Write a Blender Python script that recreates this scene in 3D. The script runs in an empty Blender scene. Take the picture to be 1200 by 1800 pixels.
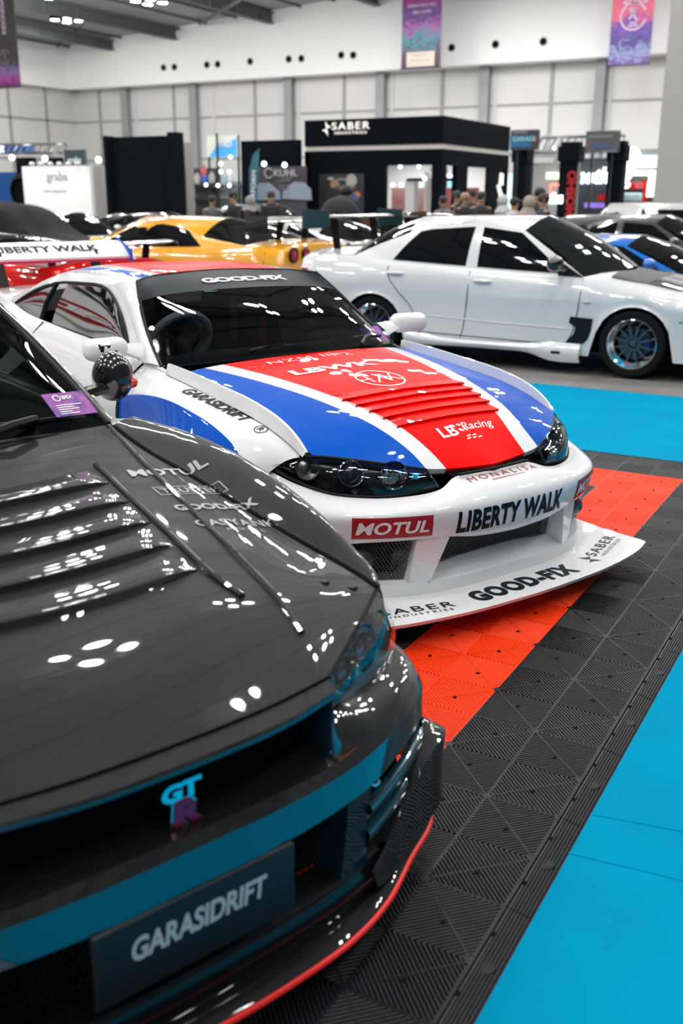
import bpy, bmesh, math, random
from mathutils import Vector, Matrix
from mathutils.bvhtree import BVHTree
random.seed(7)
C = bpy.context.scene.collection
D = bpy.data
PI = math.pi
sc = bpy.context.scene

# ------------------------------------------------------------------ camera, world, lights, exposure
CAM = Vector((0.81656, -1.87770, 1.55508))
RGT = Vector((0.8721817, 0.48916501, 0.00408407))
DWN = Vector((0.14955673, -0.25869219, -0.95431187))
FWD = Vector((-0.46575945, 0.83294414, -0.29878451))
FPX = 1770.27
cam = D.cameras.new('camera'); co = D.objects.new('camera', cam); C.objects.link(co)
co.matrix_world = Matrix(((RGT.x, -DWN.x, -FWD.x, CAM.x), (RGT.y, -DWN.y, -FWD.y, CAM.y), (RGT.z, -DWN.z, -FWD.z, CAM.z), (0, 0, 0, 1)))
cam.sensor_fit = 'VERTICAL'; cam.sensor_height = 36.0; cam.sensor_width = 24.0
cam.lens = FPX / 1800 * 36
cam.clip_start = 0.05; cam.clip_end = 300
cam.dof.use_dof = True; cam.dof.focus_distance = 3.75; cam.dof.aperture_fstop = 2.6
sc.camera = co
sc.view_settings.view_transform = 'Standard'; sc.view_settings.look = 'None'
sc.view_settings.gamma = 1; sc.view_settings.use_curve_mapping = False
sc.view_settings.exposure = 0.16
w = D.worlds.new('hall_air'); sc.world = w; w.use_nodes = True
w.node_tree.nodes['Background'].inputs[0].default_value = (0.80, 0.87, 0.92, 1)
w.node_tree.nodes['Background'].inputs[1].default_value = 0.10
LAMP_W = 150.0            # radiance of the ceiling lamps
def area(name, loc, size, power, rot=(0, 0, 0), col=(1, .97, .95)):
    l = D.lights.new(name, 'AREA'); l.shape = 'RECTANGLE'; l.size, l.size_y = size; l.energy = power; l.color = col
    o = D.objects.new(name, l); C.objects.link(o); o.location = loc; o.rotation_euler = rot
    return o

area('added_wall_light', (-10, 31.5, 9.6), (40, 1.2), 560, (math.radians(78), 0, 0))  # two unseen area lights added to brighten the far wall
area('added_wall_light', (-31, 30, 8.6), (16, 1.2), 620, (math.radians(82), 0, math.radians(10)))

def P(px, py, **k):
    """pixel of the 1200x1800 frame + one known world coordinate (x, y or z) or depth d -> world point"""
    r = RGT * ((px - 600) / FPX) + DWN * ((py - 900) / FPX) + FWD
    (ax, v), = k.items()
    if ax == 'd': return CAM + r * v
    i = 'xyz'.index(ax)
    return CAM + r * ((v - CAM[i]) / r[i])

# ------------------------------------------------------------------ materials
MATS = {}
def mat(name, col=(.5, .5, .5), rough=.5, metal=0., coat=0., coat_ior=1.5, spec=.5, emit=None, es=1., alpha=None, sheen=0., coat_rough=.02):
    if name in MATS: return MATS[name]
    m = D.materials.new(name); m.use_nodes = True
    b = m.node_tree.nodes['Principled BSDF']
    b.inputs['Base Color'].default_value = (*col, 1)
    b.inputs['Roughness'].default_value = rough
    b.inputs['Metallic'].default_value = metal
    b.inputs['Specular IOR Level'].default_value = spec
    b.inputs['Coat Weight'].default_value = coat
    b.inputs['Coat IOR'].default_value = coat_ior
    b.inputs['Coat Roughness'].default_value = coat_rough
    if sheen: b.inputs['Sheen Weight'].default_value = sheen
    if emit is not None:
        b.inputs['Emission Color'].default_value = (*emit, 1); b.inputs['Emission Strength'].default_value = es
    MATS[name] = m
    return m
def nodes(m): return m.node_tree.nodes, m.node_tree.links, m.node_tree.nodes['Principled BSDF']
def noise_col(m, c1, c2, scale=8., detail=4., rough_var=None, bump=0., bscale=None, stretch=None):
    """procedural two tone mottling on object coordinates (+ optional bump)"""
    n, l, b = nodes(m)
    tc = n.new('ShaderNodeTexCoord'); mp = n.new('ShaderNodeMapping'); l.new(tc.outputs['Object'], mp.inputs[0])
    if stretch: mp.inputs['Scale'].default_value = stretch
    t = n.new('ShaderNodeTexNoise'); t.inputs['Scale'].default_value = scale; t.inputs['Detail'].default_value = detail
    l.new(mp.outputs[0], t.inputs['Vector'])
    r = n.new('ShaderNodeValToRGB'); r.color_ramp.elements[0].color = (*c1, 1); r.color_ramp.elements[1].color = (*c2, 1)
    r.color_ramp.elements[0].position = .3; r.color_ramp.elements[1].position = .7
    l.new(t.outputs[0], r.inputs[0]); l.new(r.outputs[0], b.inputs['Base Color'])
    if bump:
        t2 = n.new('ShaderNodeTexNoise'); t2.inputs['Scale'].default_value = bscale or scale * 8; t2.inputs['Detail'].default_value = 3
        l.new(mp.outputs[0], t2.inputs['Vector'])
        bp = n.new('ShaderNodeBump'); bp.inputs['Strength'].default_value = bump; bp.inputs['Distance'].default_value = .005
        l.new(t2.outputs[0], bp.inputs['Height']); l.new(bp.outputs[0], b.inputs['Normal'])
    return m
def carbon_mat(name, c1, c2, scale=330., coat_ior=1.55, rough=.45):
    m = mat(name, c1, rough, coat=1., coat_ior=coat_ior, spec=.12)
    n, l, b = nodes(m)
    tc = n.new('ShaderNodeTexCoord'); mp = n.new('ShaderNodeMapping'); mp.inputs['Rotation'].default_value = (0, 0, .785)
    l.new(tc.outputs['Object'], mp.inputs[0])
    ch = n.new('ShaderNodeTexChecker'); ch.inputs['Scale'].default_value = scale
    ch.inputs['Color1'].default_value = (*c1, 1); ch.inputs['Color2'].default_value = (*c2, 1)
    l.new(mp.outputs[0], ch.inputs['Vector']); l.new(ch.outputs[0], b.inputs['Base Color'])
    return m
def glass_mat(name, tint, refl_ior=1.5, base=(0, 0, 0), dark=.0):
    """thin tinted pane: tinted see-through + mirror reflection by Fresnel"""
    m = D.materials.new(name); m.use_nodes = True
    n, l = m.node_tree.nodes, m.node_tree.links
    n.remove(n['Principled BSDF'])
    tr = n.new('ShaderNodeBsdfTransparent'); tr.inputs[0].default_value = (*tint, 1)
    gl = n.new('ShaderNodeBsdfGlossy'); gl.inputs['Roughness'].default_value = .01; gl.inputs[0].default_value = (1, 1, 1, 1)
    fr = n.new('ShaderNodeFresnel'); fr.inputs[0].default_value = refl_ior
    mx = n.new('ShaderNodeMixShader')
    l.new(fr.outputs[0], mx.inputs[0]); l.new(tr.outputs[0], mx.inputs[1]); l.new(gl.outputs[0], mx.inputs[2])
    l.new(mx.outputs[0], n['Material Output'].inputs[0])
    MATS[name] = m
    return m
WHITE = mat('white_paint', (.80, .81, .82), .3, coat=1., spec=.1)
RED = mat('red_paint', (.90, .002, .001), .35, coat=.32, spec=.03)
BLUE = mat('blue_paint', (.0005, .085, .50), .35, coat=.4, spec=.03)
BLACKP = mat('black_paint', (.008, .009, .011), .2, coat=1.)
SATINB = mat('satin_black', (.007, .009, .011), .45, spec=.2)
RUBBER = mat('tyre_rubber', (.008, .009, .010), .7, spec=.15)
VOID = mat('dark_recess', (.004, .004, .005), .9, spec=.1)
CHROME = mat('chrome', (.85, .87, .88), .06, metal=1.)
ALU = mat('brushed_alloy', (.55, .56, .58), .28, metal=1.)
GUN = mat('gunmetal', (.05, .055, .06), .32, metal=.7)
BLACKV = mat('black_vinyl', (.005, .010, .015), .4, spec=.15)
WHITEV = mat('white_vinyl', (.85, .86, .87), .35)
REDV = mat('red_vinyl', (.36, .006, .012), .35)
GREYV = mat('grey_vinyl', (.30, .31, .32), .35)
CARBON = carbon_mat('carbon_weave', (.022, .024, .026), (.009, .010, .011))
CARBOND = carbon_mat('dark_carbon_weave', (.007, .008, .010), (.003, .004, .005), 420., coat_ior=1.4)
DGLASS = mat('black_tinted_glass', (.004, .005, .006), .03, spec=.6)
WSGLASS = glass_mat('windshield_glass', (.42, .47, .50))
LENS = glass_mat('clear_lens', (.93, .95, .96), 1.5)
SMOKELENS = glass_mat('smoked_lens', (.86, .88, .90), 1.5)
MESHM = mat('grille_mesh_metal', (.09, .10, .105), .35, metal=.7)

# ------------------------------------------------------------------ mesh building
def _cr(pts, n, lin=False):
    """points -> finer polyline, n steps per span (chord-length cubic through the points, or straight)"""
    pts = [Vector(p) for p in pts]
    if len(pts) == 2 or lin:
        out = []
        for a, b in zip(pts[:-1], pts[1:]):
            for i in range(n): out.append(a.lerp(b, i / n))
        return out + [pts[-1]]
    N = len(pts)
    t = [0.]
    for a, b in zip(pts[:-1], pts[1:]): t.append(t[-1] + max((b - a).length, 1e-6) ** .7)
    m = []
    for i in range(N):
        if i == 0: m.append((pts[1] - pts[0]) / (t[1] - t[0]))
        elif i == N - 1: m.append((pts[-1] - pts[-2]) / (t[-1] - t[-2]))
        else:
            d0 = (pts[i] - pts[i-1]) / (t[i] - t[i-1]); d1 = (pts[i+1] - pts[i]) / (t[i+1] - t[i])
            h0, h1 = t[i] - t[i-1], t[i+1] - t[i]
            m.append((d0 * h1 + d1 * h0) / (h0 + h1))
    m[0] = 1.5 * m[0] - .5 * m[1]; m[-1] = 1.5 * m[-1] - .5 * m[-2]
    out = []
    for i in range(N - 1):
        h = t[i+1] - t[i]
        for k in range(n):
            s = k / n; s2 = s * s; s3 = s2 * s
            out.append(pts[i] * (2*s3 - 3*s2 + 1) + m[i] * h * (s3 - 2*s2 + s) + pts[i+1] * (3*s2 - 2*s3) + m[i+1] * h * (s3 - s2))
    return out + [pts[-1]]
curve = _cr
class MB:
    def __init__(s): s.v = []; s.f = []; s.m = []; s.mats = []; s.sm = []
    def mi(s, m):
        if m not in s.mats: s.mats.append(m)
        return s.mats.index(m)
    def add(s, vs, fs, m, smooth=True):
        o = len(s.v); s.v += [Vector(v) for v in vs]; i = s.mi(m)
        for f in fs: s.f.append(tuple(o + a for a in f)); s.m.append(i); s.sm.append(smooth)
        return s
    def patch(s, rows, m, nu=4, nv=4, mir=False, lu=False, lv=False, cm=None, rm=None):
        """rows of control points -> smooth grid. nv steps along a row, nu steps between rows. cm: material per column span; rm: per row span"""
        R1 = [_cr(r, nv, lv) for r in rows]
        W = len(R1[0])
        cols = [_cr([r[j] for r in R1], nu, lu) for j in range(W)]
        H = len(cols[0])
        for sg in ((1, -1) if mir else (1,)):
            o = len(s.v)
            for i in range(H):
                for j in range(W):
                    p = cols[j][i]; s.v.append(Vector((p.x, p.y * sg, p.z)))
            for i in range(H - 1):
                for j in range(W - 1):
                    q = (o + i*W + j, o + i*W + j + 1, o + (i+1)*W + j + 1, o + (i+1)*W + j)
                    s.f.append(q if sg > 0 else q[::-1])
                    mm = m
                    if cm: mm = cm[min(j // nv, len(cm) - 1)] or m
                    if rm: mm = rm[min(i // nu, len(rm) - 1)] or mm
                    s.m.append(s.mi(mm)); s.sm.append(True)
        return s
    def box(s, c, d, m, rz=0., rx=0., ry=0., smooth=False):
        R = Matrix.Rotation(rz, 3, 'Z') @ Matrix.Rotation(ry, 3, 'Y') @ Matrix.Rotation(rx, 3, 'X'); c = Vector(c)
        vs = [c + R @ Vector((x*d[0]/2, y*d[1]/2, z*d[2]/2)) for x in (-1, 1) for y in (-1, 1) for z in (-1, 1)]
        return s.add(vs, [(0,1,3,2), (4,6,7,5), (0,4,5,1), (2,3,7,6), (0,2,6,4), (1,5,7,3)], m, smooth)
    def hexa(s, vs, m, smooth=False):
        """8 corners: bottom 4 (loop) + top 4"""
        return s.add(vs, [(3,2,1,0), (4,5,6,7), (0,1,5,4), (1,2,6,5), (2,3,7,6), (3,0,4,7)], m, smooth)
    def rbox(s, c, d, m, r=.02, rz=0., n=3):
        """box with rounded vertical and horizontal edges"""
        bm = bmesh.new(); bmesh.ops.create_cube(bm, size=1)
        for v in bm.verts: v.co = Vector((v.co.x*d[0], v.co.y*d[1], v.co.z*d[2]))
        bmesh.ops.bevel(bm, geom=list(bm.edges), offset=r, segments=n, affect='EDGES', profile=.5)
        R = Matrix.Rotation(rz, 3, 'Z'); c = Vector(c)
        bm.verts.ensure_lookup_table()
        s.add([c + R @ v.co for v in bm.verts], [tuple(v.index for v in f.verts) for f in bm.faces], m); bm.free()
        return s
    def tube(s, pts, r, m, n=8, cap=True, rr=None, closed=False):
        pts = [Vector(p) for p in pts]; N = len(pts); o = len(s.v); i0 = s.mi(m); up = Vector((0, 0, 1))
        for i, p in enumerate(pts):
            a = pts[(i-1) % N] if (closed or i) else p; b = pts[(i+1) % N] if (closed or i < N-1) else p
            t = (b - a).normalized(); x = t.cross(up)
            if x.length < 1e-3: x = t.cross(Vector((1, 0, 0)))
            x.normalize(); y = x.cross(t); R = rr[i] if rr else r
            for k in range(n):
                an = 2*PI*k/n; s.v.append(p + x*R*math.cos(an) + y*R*math.sin(an))
        for i in range(N if closed else N-1):
            for k in range(n):
                j = (i+1) % N
                s.f.append((o+i*n+k, o+i*n+(k+1)%n, o+j*n+(k+1)%n, o+j*n+k)); s.m.append(i0); s.sm.append(True)
        if cap and not closed:
            s.f.append(tuple(o+k for k in range(n))[::-1]); s.m.append(i0); s.sm.append(False)
            s.f.append(tuple(o+(N-1)*n+k for k in range(n))); s.m.append(i0); s.sm.append(False)
        return s
    def lathe(s, prof, m, c=(0,0,0), axis='y', n=32, ms=None, sgn=1):
        """profile (r, h) turned about an axis through c"""
        o = len(s.v); c = Vector(c)
        for r, h in prof:
            for k in range(n):
                a = 2*PI*k/n; u, w_ = r*math.cos(a), r*math.sin(a); h2 = h*sgn
                s.v.append(c + (Vector((u, h2, w_)) if axis == 'y' else Vector((u, w_, h2)) if axis == 'z' else Vector((h2, u, w_))))
        for i in range(len(prof)-1):
            ii = s.mi(ms[i] if ms else m)
            for k in range(n):
                s.f.append((o+i*n+k, o+i*n+(k+1)%n, o+(i+1)*n+(k+1)%n, o+(i+1)*n+k)); s.m.append(ii); s.sm.append(True)
        return s
    def ell(s, c, d, m, nu=14, nv=20, rz=0., R=None):
        o = len(s.v); c = Vector(c); R = R or Matrix.Rotation(rz, 3, 'Z'); i0 = s.mi(m)
        for i in range(nu+1):
            t = PI*i/nu
            for k in range(nv):
                a = 2*PI*k/nv
                s.v.append(c + R @ Vector((d[0]*math.sin(t)*math.cos(a), d[1]*math.sin(t)*math.sin(a), d[2]*math.cos(t))))
        for i in range(nu):
            for k in range(nv):
                s.f.append((o+i*nv+k, o+(i+1)*nv+k, o+(i+1)*nv+(k+1)%nv, o+i*nv+(k+1)%nv)); s.m.append(i0); s.sm.append(True)
        return s
    def slab(s, loop, off, m, smooth=False):
        """polygon loop (planar) thickened by the vector off"""
        n = len(loop); off = Vector(off); vs = [Vector(p) for p in loop] + [Vector(p) + off for p in loop]
        fs = [tuple(range(n))[::-1], tuple(range(n, 2*n))] + [(i, (i+1) % n, n+(i+1) % n, n+i) for i in range(n)]
        return s.add(vs, fs, m, smooth)
    def bvh(s): return BVHTree.FromPolygons([tuple(v) for v in s.v], s.f)
    def sides(s, name, parent, **k):
        """one object for each side of the car"""
        out = []
        for sg in (1, -1):
            q = MB(); q.mats = s.mats; mp = {}
            for f, m, sm in zip(s.f, s.m, s.sm):
                if (sum(s.v[i].y for i in f) >= 0) != (sg > 0): continue
                for i in f:
                    if i not in mp: mp[i] = len(q.v); q.v.append(s.v[i])
                q.f.append(tuple(mp[i] for i in f)); q.m.append(m); q.sm.append(sm)
            out.append(q.build(name, parent, **k))
        return out[1]
    def build(s, name, parent=None, loc=None, rz=0., angle=38, weld=2e-4, solid=0.):
        me = D.meshes.new(name)
        me.from_pydata([tuple(v) for v in s.v], [], s.f)
        for m in s.mats: me.materials.append(m)
        me.polygons.foreach_set('material_index', s.m); me.polygons.foreach_set('use_smooth', s.sm)
        bm = bmesh.new(); bm.from_mesh(me)
        if weld: bmesh.ops.remove_doubles(bm, verts=bm.verts, dist=weld)
        bmesh.ops.dissolve_degenerate(bm, edges=bm.edges, dist=1e-5)
        bmesh.ops.recalc_face_normals(bm, faces=bm.faces)
        bm.to_mesh(me); bm.free()
        me.set_sharp_from_angle(angle=math.radians(angle))
        o = D.objects.new(name, me); C.objects.link(o)
        if parent: o.parent = parent
        if loc is not None: o.location = loc
        o.rotation_euler.z = rz
        if solid:
            md = o.modifiers.new('thickness', 'SOLIDIFY'); md.thickness = solid; md.offset = -1
        return o
def tag(o, label, cat, group=None, kind=None):
    o['label'] = label; o['category'] = cat
    if group: o['group'] = group
    if kind: o['kind'] = kind
    return o
def thing(name, label, cat, loc=(0, 0, 0), rz=0., group=None):
    o = D.objects.new(name, None); C.objects.link(o); o.location = loc; o.rotation_euler.z = rz; o.empty_display_size = .2
    return tag(o, label, cat, group)
def struct(mb, name, **k):
    o = mb.build(name, **k); o['kind'] = 'structure'; return o
def copy_tree(o, parent=None):
    c = o.copy(); C.objects.link(c)
    if parent: c.parent = parent
    for ch in list(o.children): copy_tree(ch, c)
    return c

# ------------------------------------------------------------------ lettering
def text_shape(body, bold=0., sx=1., shear=0., space=1., h=1., line=1.):
    """-> list of 2-d verts (centred, cap height h) and faces"""
    cu = D.curves.new('lettering', 'FONT'); cu.body = body; cu.size = 1.; cu.offset = bold; cu.shear = shear; cu.space_character = space
    cu.space_line = line
    cu.align_x = 'LEFT'; cu.resolution_u = 4; cu.fill_mode = 'FRONT'
    o = D.objects.new('lettering', cu); C.objects.link(o)
    dg = bpy.context.evaluated_depsgraph_get(); dg.update()
    me = D.meshes.new_from_object(o.evaluated_get(dg))
    vs = [Vector((v.co.x, v.co.y)) for v in me.vertices]; fs = [tuple(p.vertices) for p in me.polygons]
    D.objects.remove(o); D.curves.remove(cu); D.meshes.remove(me)
    return fit2d(vs, fs, h, sx)
def fit2d(vs, fs, h=1., sx=1.):
    x0, x1 = min(v.x for v in vs), max(v.x for v in vs); y0, y1 = min(v.y for v in vs), max(v.y for v in vs)
    k = h / (y1 - y0)
    return [Vector(((v.x - (x0+x1)/2) * k * sx, (v.y - (y0+y1)/2) * k)) for v in vs], fs
def polys2d(loops, h=1., sx=1.):
    vs, fs = [], []
    for lp in loops:
        o = len(vs); vs += [Vector(p) for p in lp]; fs.append(tuple(range(o, o+len(lp))))
    return fit2d(vs, fs, h, sx)
def rect2d(w_, h):
    return [Vector((-w_/2, -h/2)), Vector((w_/2, -h/2)), Vector((w_/2, h/2)), Vector((-w_/2, h/2))], [(0, 1, 2, 3)]
def ring2d(r0, r1, n=40, a0=0., a1=2*PI):
    vs, fs = [], []
    for k in range(n+1):
        a = a0 + (a1-a0)*k/n
        vs += [Vector((r0*math.cos(a), r0*math.sin(a))), Vector((r1*math.cos(a), r1*math.sin(a)))]
    for k in range(n): fs.append((2*k, 2*k+1, 2*k+3, 2*k+2))
    return vs, fs
def bar2d(a, b, w_):
    a, b = Vector(a), Vector(b); d = (b-a).normalized(); n = Vector((-d.y, d.x)) * w_/2
    return [a-n, b-n, b+n, a+n], [(0, 1, 2, 3)]
def join2d(*shs):
    vs, fs = [], []
    for v, f in shs:
        o = len(vs); vs += v; fs += [tuple(o+i for i in q) for q in f]
    return vs, fs
def move2d(sh, dx, dy, k=1.): return [Vector((v.x*k+dx, v.y*k+dy)) for v in sh[0]], sh[1]
def decal(name, shape, m, o, xd, yd, parent, bvh=None, lift=.0025, maxlen=.03, thick=0., label=None, ray=None):
    """flat lettering laid on a surface: shape in the plane (o, xd, yd); with bvh it is projected along the plane normal onto the surface"""
    o, xd, yd = Vector(o), Vector(xd).normalized(), Vector(yd)
    yd = (yd - xd * yd.dot(xd)).normalized(); n = xd.cross(yd)
    bm = bmesh.new(); vv = [bm.verts.new(o + xd*v.x + yd*v.y) for v in shape[0]]
    for f in shape[1]:
        try: bm.faces.new([vv[i] for i in f])
        except ValueError: pass
    bmesh.ops.triangulate(bm, faces=bm.faces)
    if bvh:
        for _ in range(6):
            es = [e for e in bm.edges if e.calc_length() > maxlen]
            if not es: break
            bmesh.ops.subdivide_edges(bm, edges=es, cuts=1); bmesh.ops.triangulate(bm, faces=bm.faces)
        rd = Vector(ray).normalized() if ray is not None else -n
        lost = []
        for v in bm.verts:
            for jx, jy in ((0, 0), (.006, 0), (-.006, 0), (0, .006), (0, -.006), (.012, .012), (-.012, -.012), (.012, -.012), (-.012, .012)):
                hit, nn, _, _ = bvh.ray_cast(v.co - rd * .25 + xd * jx + yd * jy, rd, .8)
                if hit is not None: hit = hit - xd * jx - yd * jy; break
            if hit is None: lost.append(v); continue
            if hit is not None:
                if nn.dot(rd) > 0: nn = -nn
                v.co = hit + nn * lift
        if lost: bmesh.ops.delete(bm, geom=lost, context='VERTS')
    me = D.meshes.new(name); bm.to_mesh(me); bm.free(); me.materials.append(m)
    ob = D.objects.new(name, me); C.objects.link(ob)
    if parent: ob.parent = parent
    if thick:
        md = ob.modifiers.new('thickness', 'SOLIDIFY'); md.thickness = thick; md.offset = 1
    if label: ob['label'] = label
    return ob
def GOODFIX(h):
    """wide heavy lettering with a slit through the letters"""
    return text_shape('GOOD-FIX', bold=.035, sx=1.42, h=h, space=.88)
def SABER(h):
    a = move2d(text_shape('SABER', bold=.008, sx=1.35, h=h*.55, space=1.25), h*.45, h*.16)
    b = move2d(text_shape('INDUSTRIES', bold=.004, sx=1.35, h=h*.2, space=1.5), h*.45, -h*.36)
    k = h * .55
    sh = [(-.2, 1.), (.22, .42), (.78, .22), (.02, .0), (-.16, .34)]
    logo = ([Vector(p) * k + Vector((-h*1.78, 0)) for p in sh] + [Vector((-p[0], -p[1])) * k + Vector((-h*1.78, 0)) for p in sh], [(0, 1, 2, 3, 4), (5, 6, 7, 8, 9)])
    return join2d(a, b, logo)
# ------------------------------------------------------------------ the hall
WALLW = mat('hall_white_wall', (.88, .89, .89), .75)
PANEL = noise_col(mat('hall_wall_panel', (.6, .6, .58), .8), (.60, .60, .585), (.66, .655, .64), scale=.35)
PANELJ = mat('panel_joint', (.34, .34, .335), .8)
STEELD = mat('dark_steel', (.10, .11, .115), .6)
ROOFM = noise_col(mat('roof_sheet', (.12, .13, .13), .7), (.30, .315, .32), (.36, .375, .38), scale=.5)
CONC = noise_col(mat('concrete_floor', (.2, .19, .18), .55), (.16, .152, .147), (.235, .225, .22), scale=2.2, bump=.12, bscale=30)
CARPET = noise_col(mat('teal_carpet', (0, .3, .48), .95, spec=.03), (.0005, .245, .42), (.0005, .275, .47), scale=2.5, bump=.3, bscale=420)
YB, XL = 42.0, -40.6            # planes of the far wall and the wall on the left
f = MB(); f.box((-6, 14, -.065), (110, 110, .1), CONC); struct(f, 'floor')
# far wall: joined panels below, smooth white band above
m = MB(); m.box((0, YB+1.2, 3.6), (90, .5, 7.4), PANEL)
xs = [-41.9+2.53*i for i in range(24)]
for i, x in enumerate(xs):
    m.box((x, YB+.93, 3.6), (.16, .06, 7.4), PANELJ if i % 2 else mat('wall_rib', (.60, .60, .585), .8))
for z in (1.6, 3.4, 5.4): m.box((0, YB+.94, z), (90, .04, .1), PANELJ)
struct(m, 'wall_back')
m = MB(); m.box((4, YB+.6, 9.6), (90, 1.2, 5.2), WALLW)
struct(m, 'wall_back_upper')
m = MB(); m.box((XL-.9, 16, 3.6), (.5, 54, 7.4), PANEL)
for i in range(12): m.box((XL-.63, YB-1.2-2.6*i, 3.6), (.06, .16, 7.4), PANELJ)
for z in (1.6, 3.4, 5.4): m.box((XL-.62, 16, z), (.04, 54, .1), PANELJ)
struct(m, 'wall_left')
m = MB(); m.box((XL-.6, 16, 9.6), (1.2, 54, 5.2), WALLW); struct(m, 'wall_left_upper')
def spot(px, py, i):
    q = P(px, py, y=YB)
    t = thing('wall_vent', '', 'vent', (q.x, YB, q.z), 0, 'small round vents along the white upper wall')
    a = MB(); a.lathe([(.14, 0), (.155, .05), (.13, .08), (.11, .04)], GUN, axis='y', n=20, sgn=-1); a.build('rim', t)
    a = MB(); a.lathe([(.115, .04), (0., .035)], VOID, axis='y', n=20, sgn=-1); a.build('grille', t)
    t['label'] = 'dark round vent on the white wall, ' + ['first of the pair above the plain partition', 'second of the pair above the plain partition', 'first of the pair above the blue sign', 'second of the pair above the blue sign', 'single one above the feather flag', 'first of the pair above the purple photo banner', 'second of the pair above the purple photo banner', '', 'first of the pair above the black stand', 'second of the pair above the black stand', 'one just beyond the cream panelled purple banner', 'midway between the two hanging banners', 'next to the pink emblem banner'][i]
for i, q in enumerate(((288, 119), (307, 118), (364, 114), (383, 113), (440, 108), (508, 104), (530, 103), (598, 98), (600, 97), (621, 97), (794, 84), (871, 78), (955, 73))):
    if i != 7: spot(*q, i)
# structural columns of the far wall
for i, px in enumerate((223, 342, 508, 668, 848, 1048)):
    q = P(px, 240, y=YB+.7); m = MB()
    m.box((q.x, YB+.75, 3.5), (.30, .30, 7.0), mat('column_grey', (.30, .31, .32), .6))
    for s in (-1, 1): m.box((q.x, YB+.58*1+.0 if False else YB+.6+.3*(s > 0), 3.5), (.42, .04, 7.0), mat('column_grey', (.30, .31, .32), .6))
    struct(m, 'column_far_%d' % (i+1))
q = P(1180, 250, d=26); m = MB(); m.box((q.x+.3, q.y+.3, 5.), (1.15, 1.15, 10.2), mat('near_column', (.42, .415, .41), .7)); m.box((q.x+.3, q.y+.3, .15), (1.3, 1.3, .3), CONC)
struct(m, 'column_right')
# sloping roof: sheet + rafters + purlins, rising to the right
def roofz(x): return 9.35 + .058 * (x + 37)
m = MB()
m.hexa([(-46, -12, roofz(-46)), (16, -12, roofz(16)), (16, 44, roofz(16)), (-46, 44, roofz(-46)), (-46, -12, roofz(-46)+.3), (16, -12, roofz(16)+.3), (16, 44, roofz(16)+.3), (-46, 44, roofz(-46)+.3)], ROOFM)
for i in range(34):
    x = -44+1.8*i; m.box((x, 16, roofz(x)-.05), (.1, 56, .1), STEELD)
struct(m, 'ceiling')
for i, x in enumerate((-41.5, -37.4, -33.3, -27.6, -22., -16.5, -11., -5.5, 0., 5.5)):
    m = MB(); z = roofz(x)-.35; zz = z
    m.box((x, 15.5, z+.22), (.34, 53, .05), STEELD); m.box((x, 15.5, z-.22), (.34, 53, .05), STEELD); m.box((x, 15.5, z), (.06, 53, .44), STEELD)
    for k in range(14): m.box((x, 41-2*k, z), (.3, .05, .42), STEELD)
    o = struct(m, 'trim_%d' % (i+1))
for i, (a, b) in enumerate((((97, 85), (215, -20)), ((350, 42), (430, -5)), ((30, 40), (315, 50)))):
    m = MB(); q0, q1 = P(*a, y=YB-.4), P(*b, y=YB-7. if i < 2 else YB-.6); m.tube([q0, q1], .07, STEELD, 6); struct(m, 'trim_brace_%d' % (i+1))

# ceiling lamps: clusters of four round floodlights
LAMPM = mat('lamp_glow', (1, 1, 1), .5, emit=(1., .985, .96), es=LAMP_W)
lamp0 = thing('ceiling_lamp', '', 'lamp', (0, 0, 0), 0, 'floodlight clusters by the hall corner')
a = MB(); a.box((0, 0, .17), (.9, .08, .06), STEELD); a.box((0, .0, .17), (.08, .9, .06), STEELD); a.box((0, 0, .32), (.05, .05, .36), STEELD); a.build('bracket', lamp0)
for sx in (-1, 1):
    for sy in (-1, 1):
        a = MB(); a.lathe([(.03, .16), (.16, .13), (.19, .02), (.17, .015)], GUN, (sx*.28, sy*.28, 0), 'z', 20); h_ = a.build('lamp_housing', lamp0)
        a = MB(); a.lathe([(.13, .018), (0., .012)], LAMPM, (sx*.28, sy*.28, 0), 'z', 16); a.build('lamp_lens', h_)
spots = [P(118, 37, y=36.5), P(262, 5, y=33)]
pos = [(q.x, q.y) for q in spots] + [(x, y) for x in (-30, -24, -18, -12, -6, 0, 6) for y in (-8, -3, 2, 7, 12, 17, 23, 30)] + [(x, y) for x in (-28, -24, -20, -16) for y in (26, )] + [(x, y) for x in (-20, -16, -12, -8, -4, 0, 4) for y in (33.5, 35.5)]  # last two row sets are added out of view to brighten the far wall
first = True
for i, (x, y) in enumerate(pos):
    o = lamp0 if first else copy_tree(lamp0); first = False
    z = spots[i].z if i < 2 else roofz(x) - .9
    o.location = (x, y, z)
    if i < 2: o.scale = (1.35, 1.35, 1.35)
    o['label'] = 'cluster of four round floodlights below the grey roof ' + ('beside the rafter at the hall corner' if i == 0 else 'over the second rafter from the corner' if i == 1 else 'high above the cars')
    if i > 1: o['group'] = 'floodlight clusters high above the cars'

# ------------------------------------------------------------------ carpets
def carpet(name, label, x0, x1, y0, y1, seams=()):
    m = MB(); n = 10
    m.box(((x0+x1)/2, (y0+y1)/2, -.0125), (x1-x0, y1-y0, .006), CARPET)
    for (a, b) in seams:
        q0, q1 = P(*a, z=-.0095), P(*b, z=-.0095); q1 = q0.lerp(q1, 1.6)
        m.tube([q0, q0.lerp(q1, .5), q1], .0022, CARPET, 6)
    return tag(m.build(name), label, 'carpet')
carpet('carpet_runner', 'bright teal carpet aisle behind the mat, between the striped coupe and the white saloon', -9.5, 3.2, 4.452, 6.66)
carpet('carpet_runner', 'bright teal carpet beside the black ramp edge of the tiled mat', .268, 3.2, -6, 4.446, (((1040, 1432), (1200, 1462)), ((998, 1500), (1200, 1548))))

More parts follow.
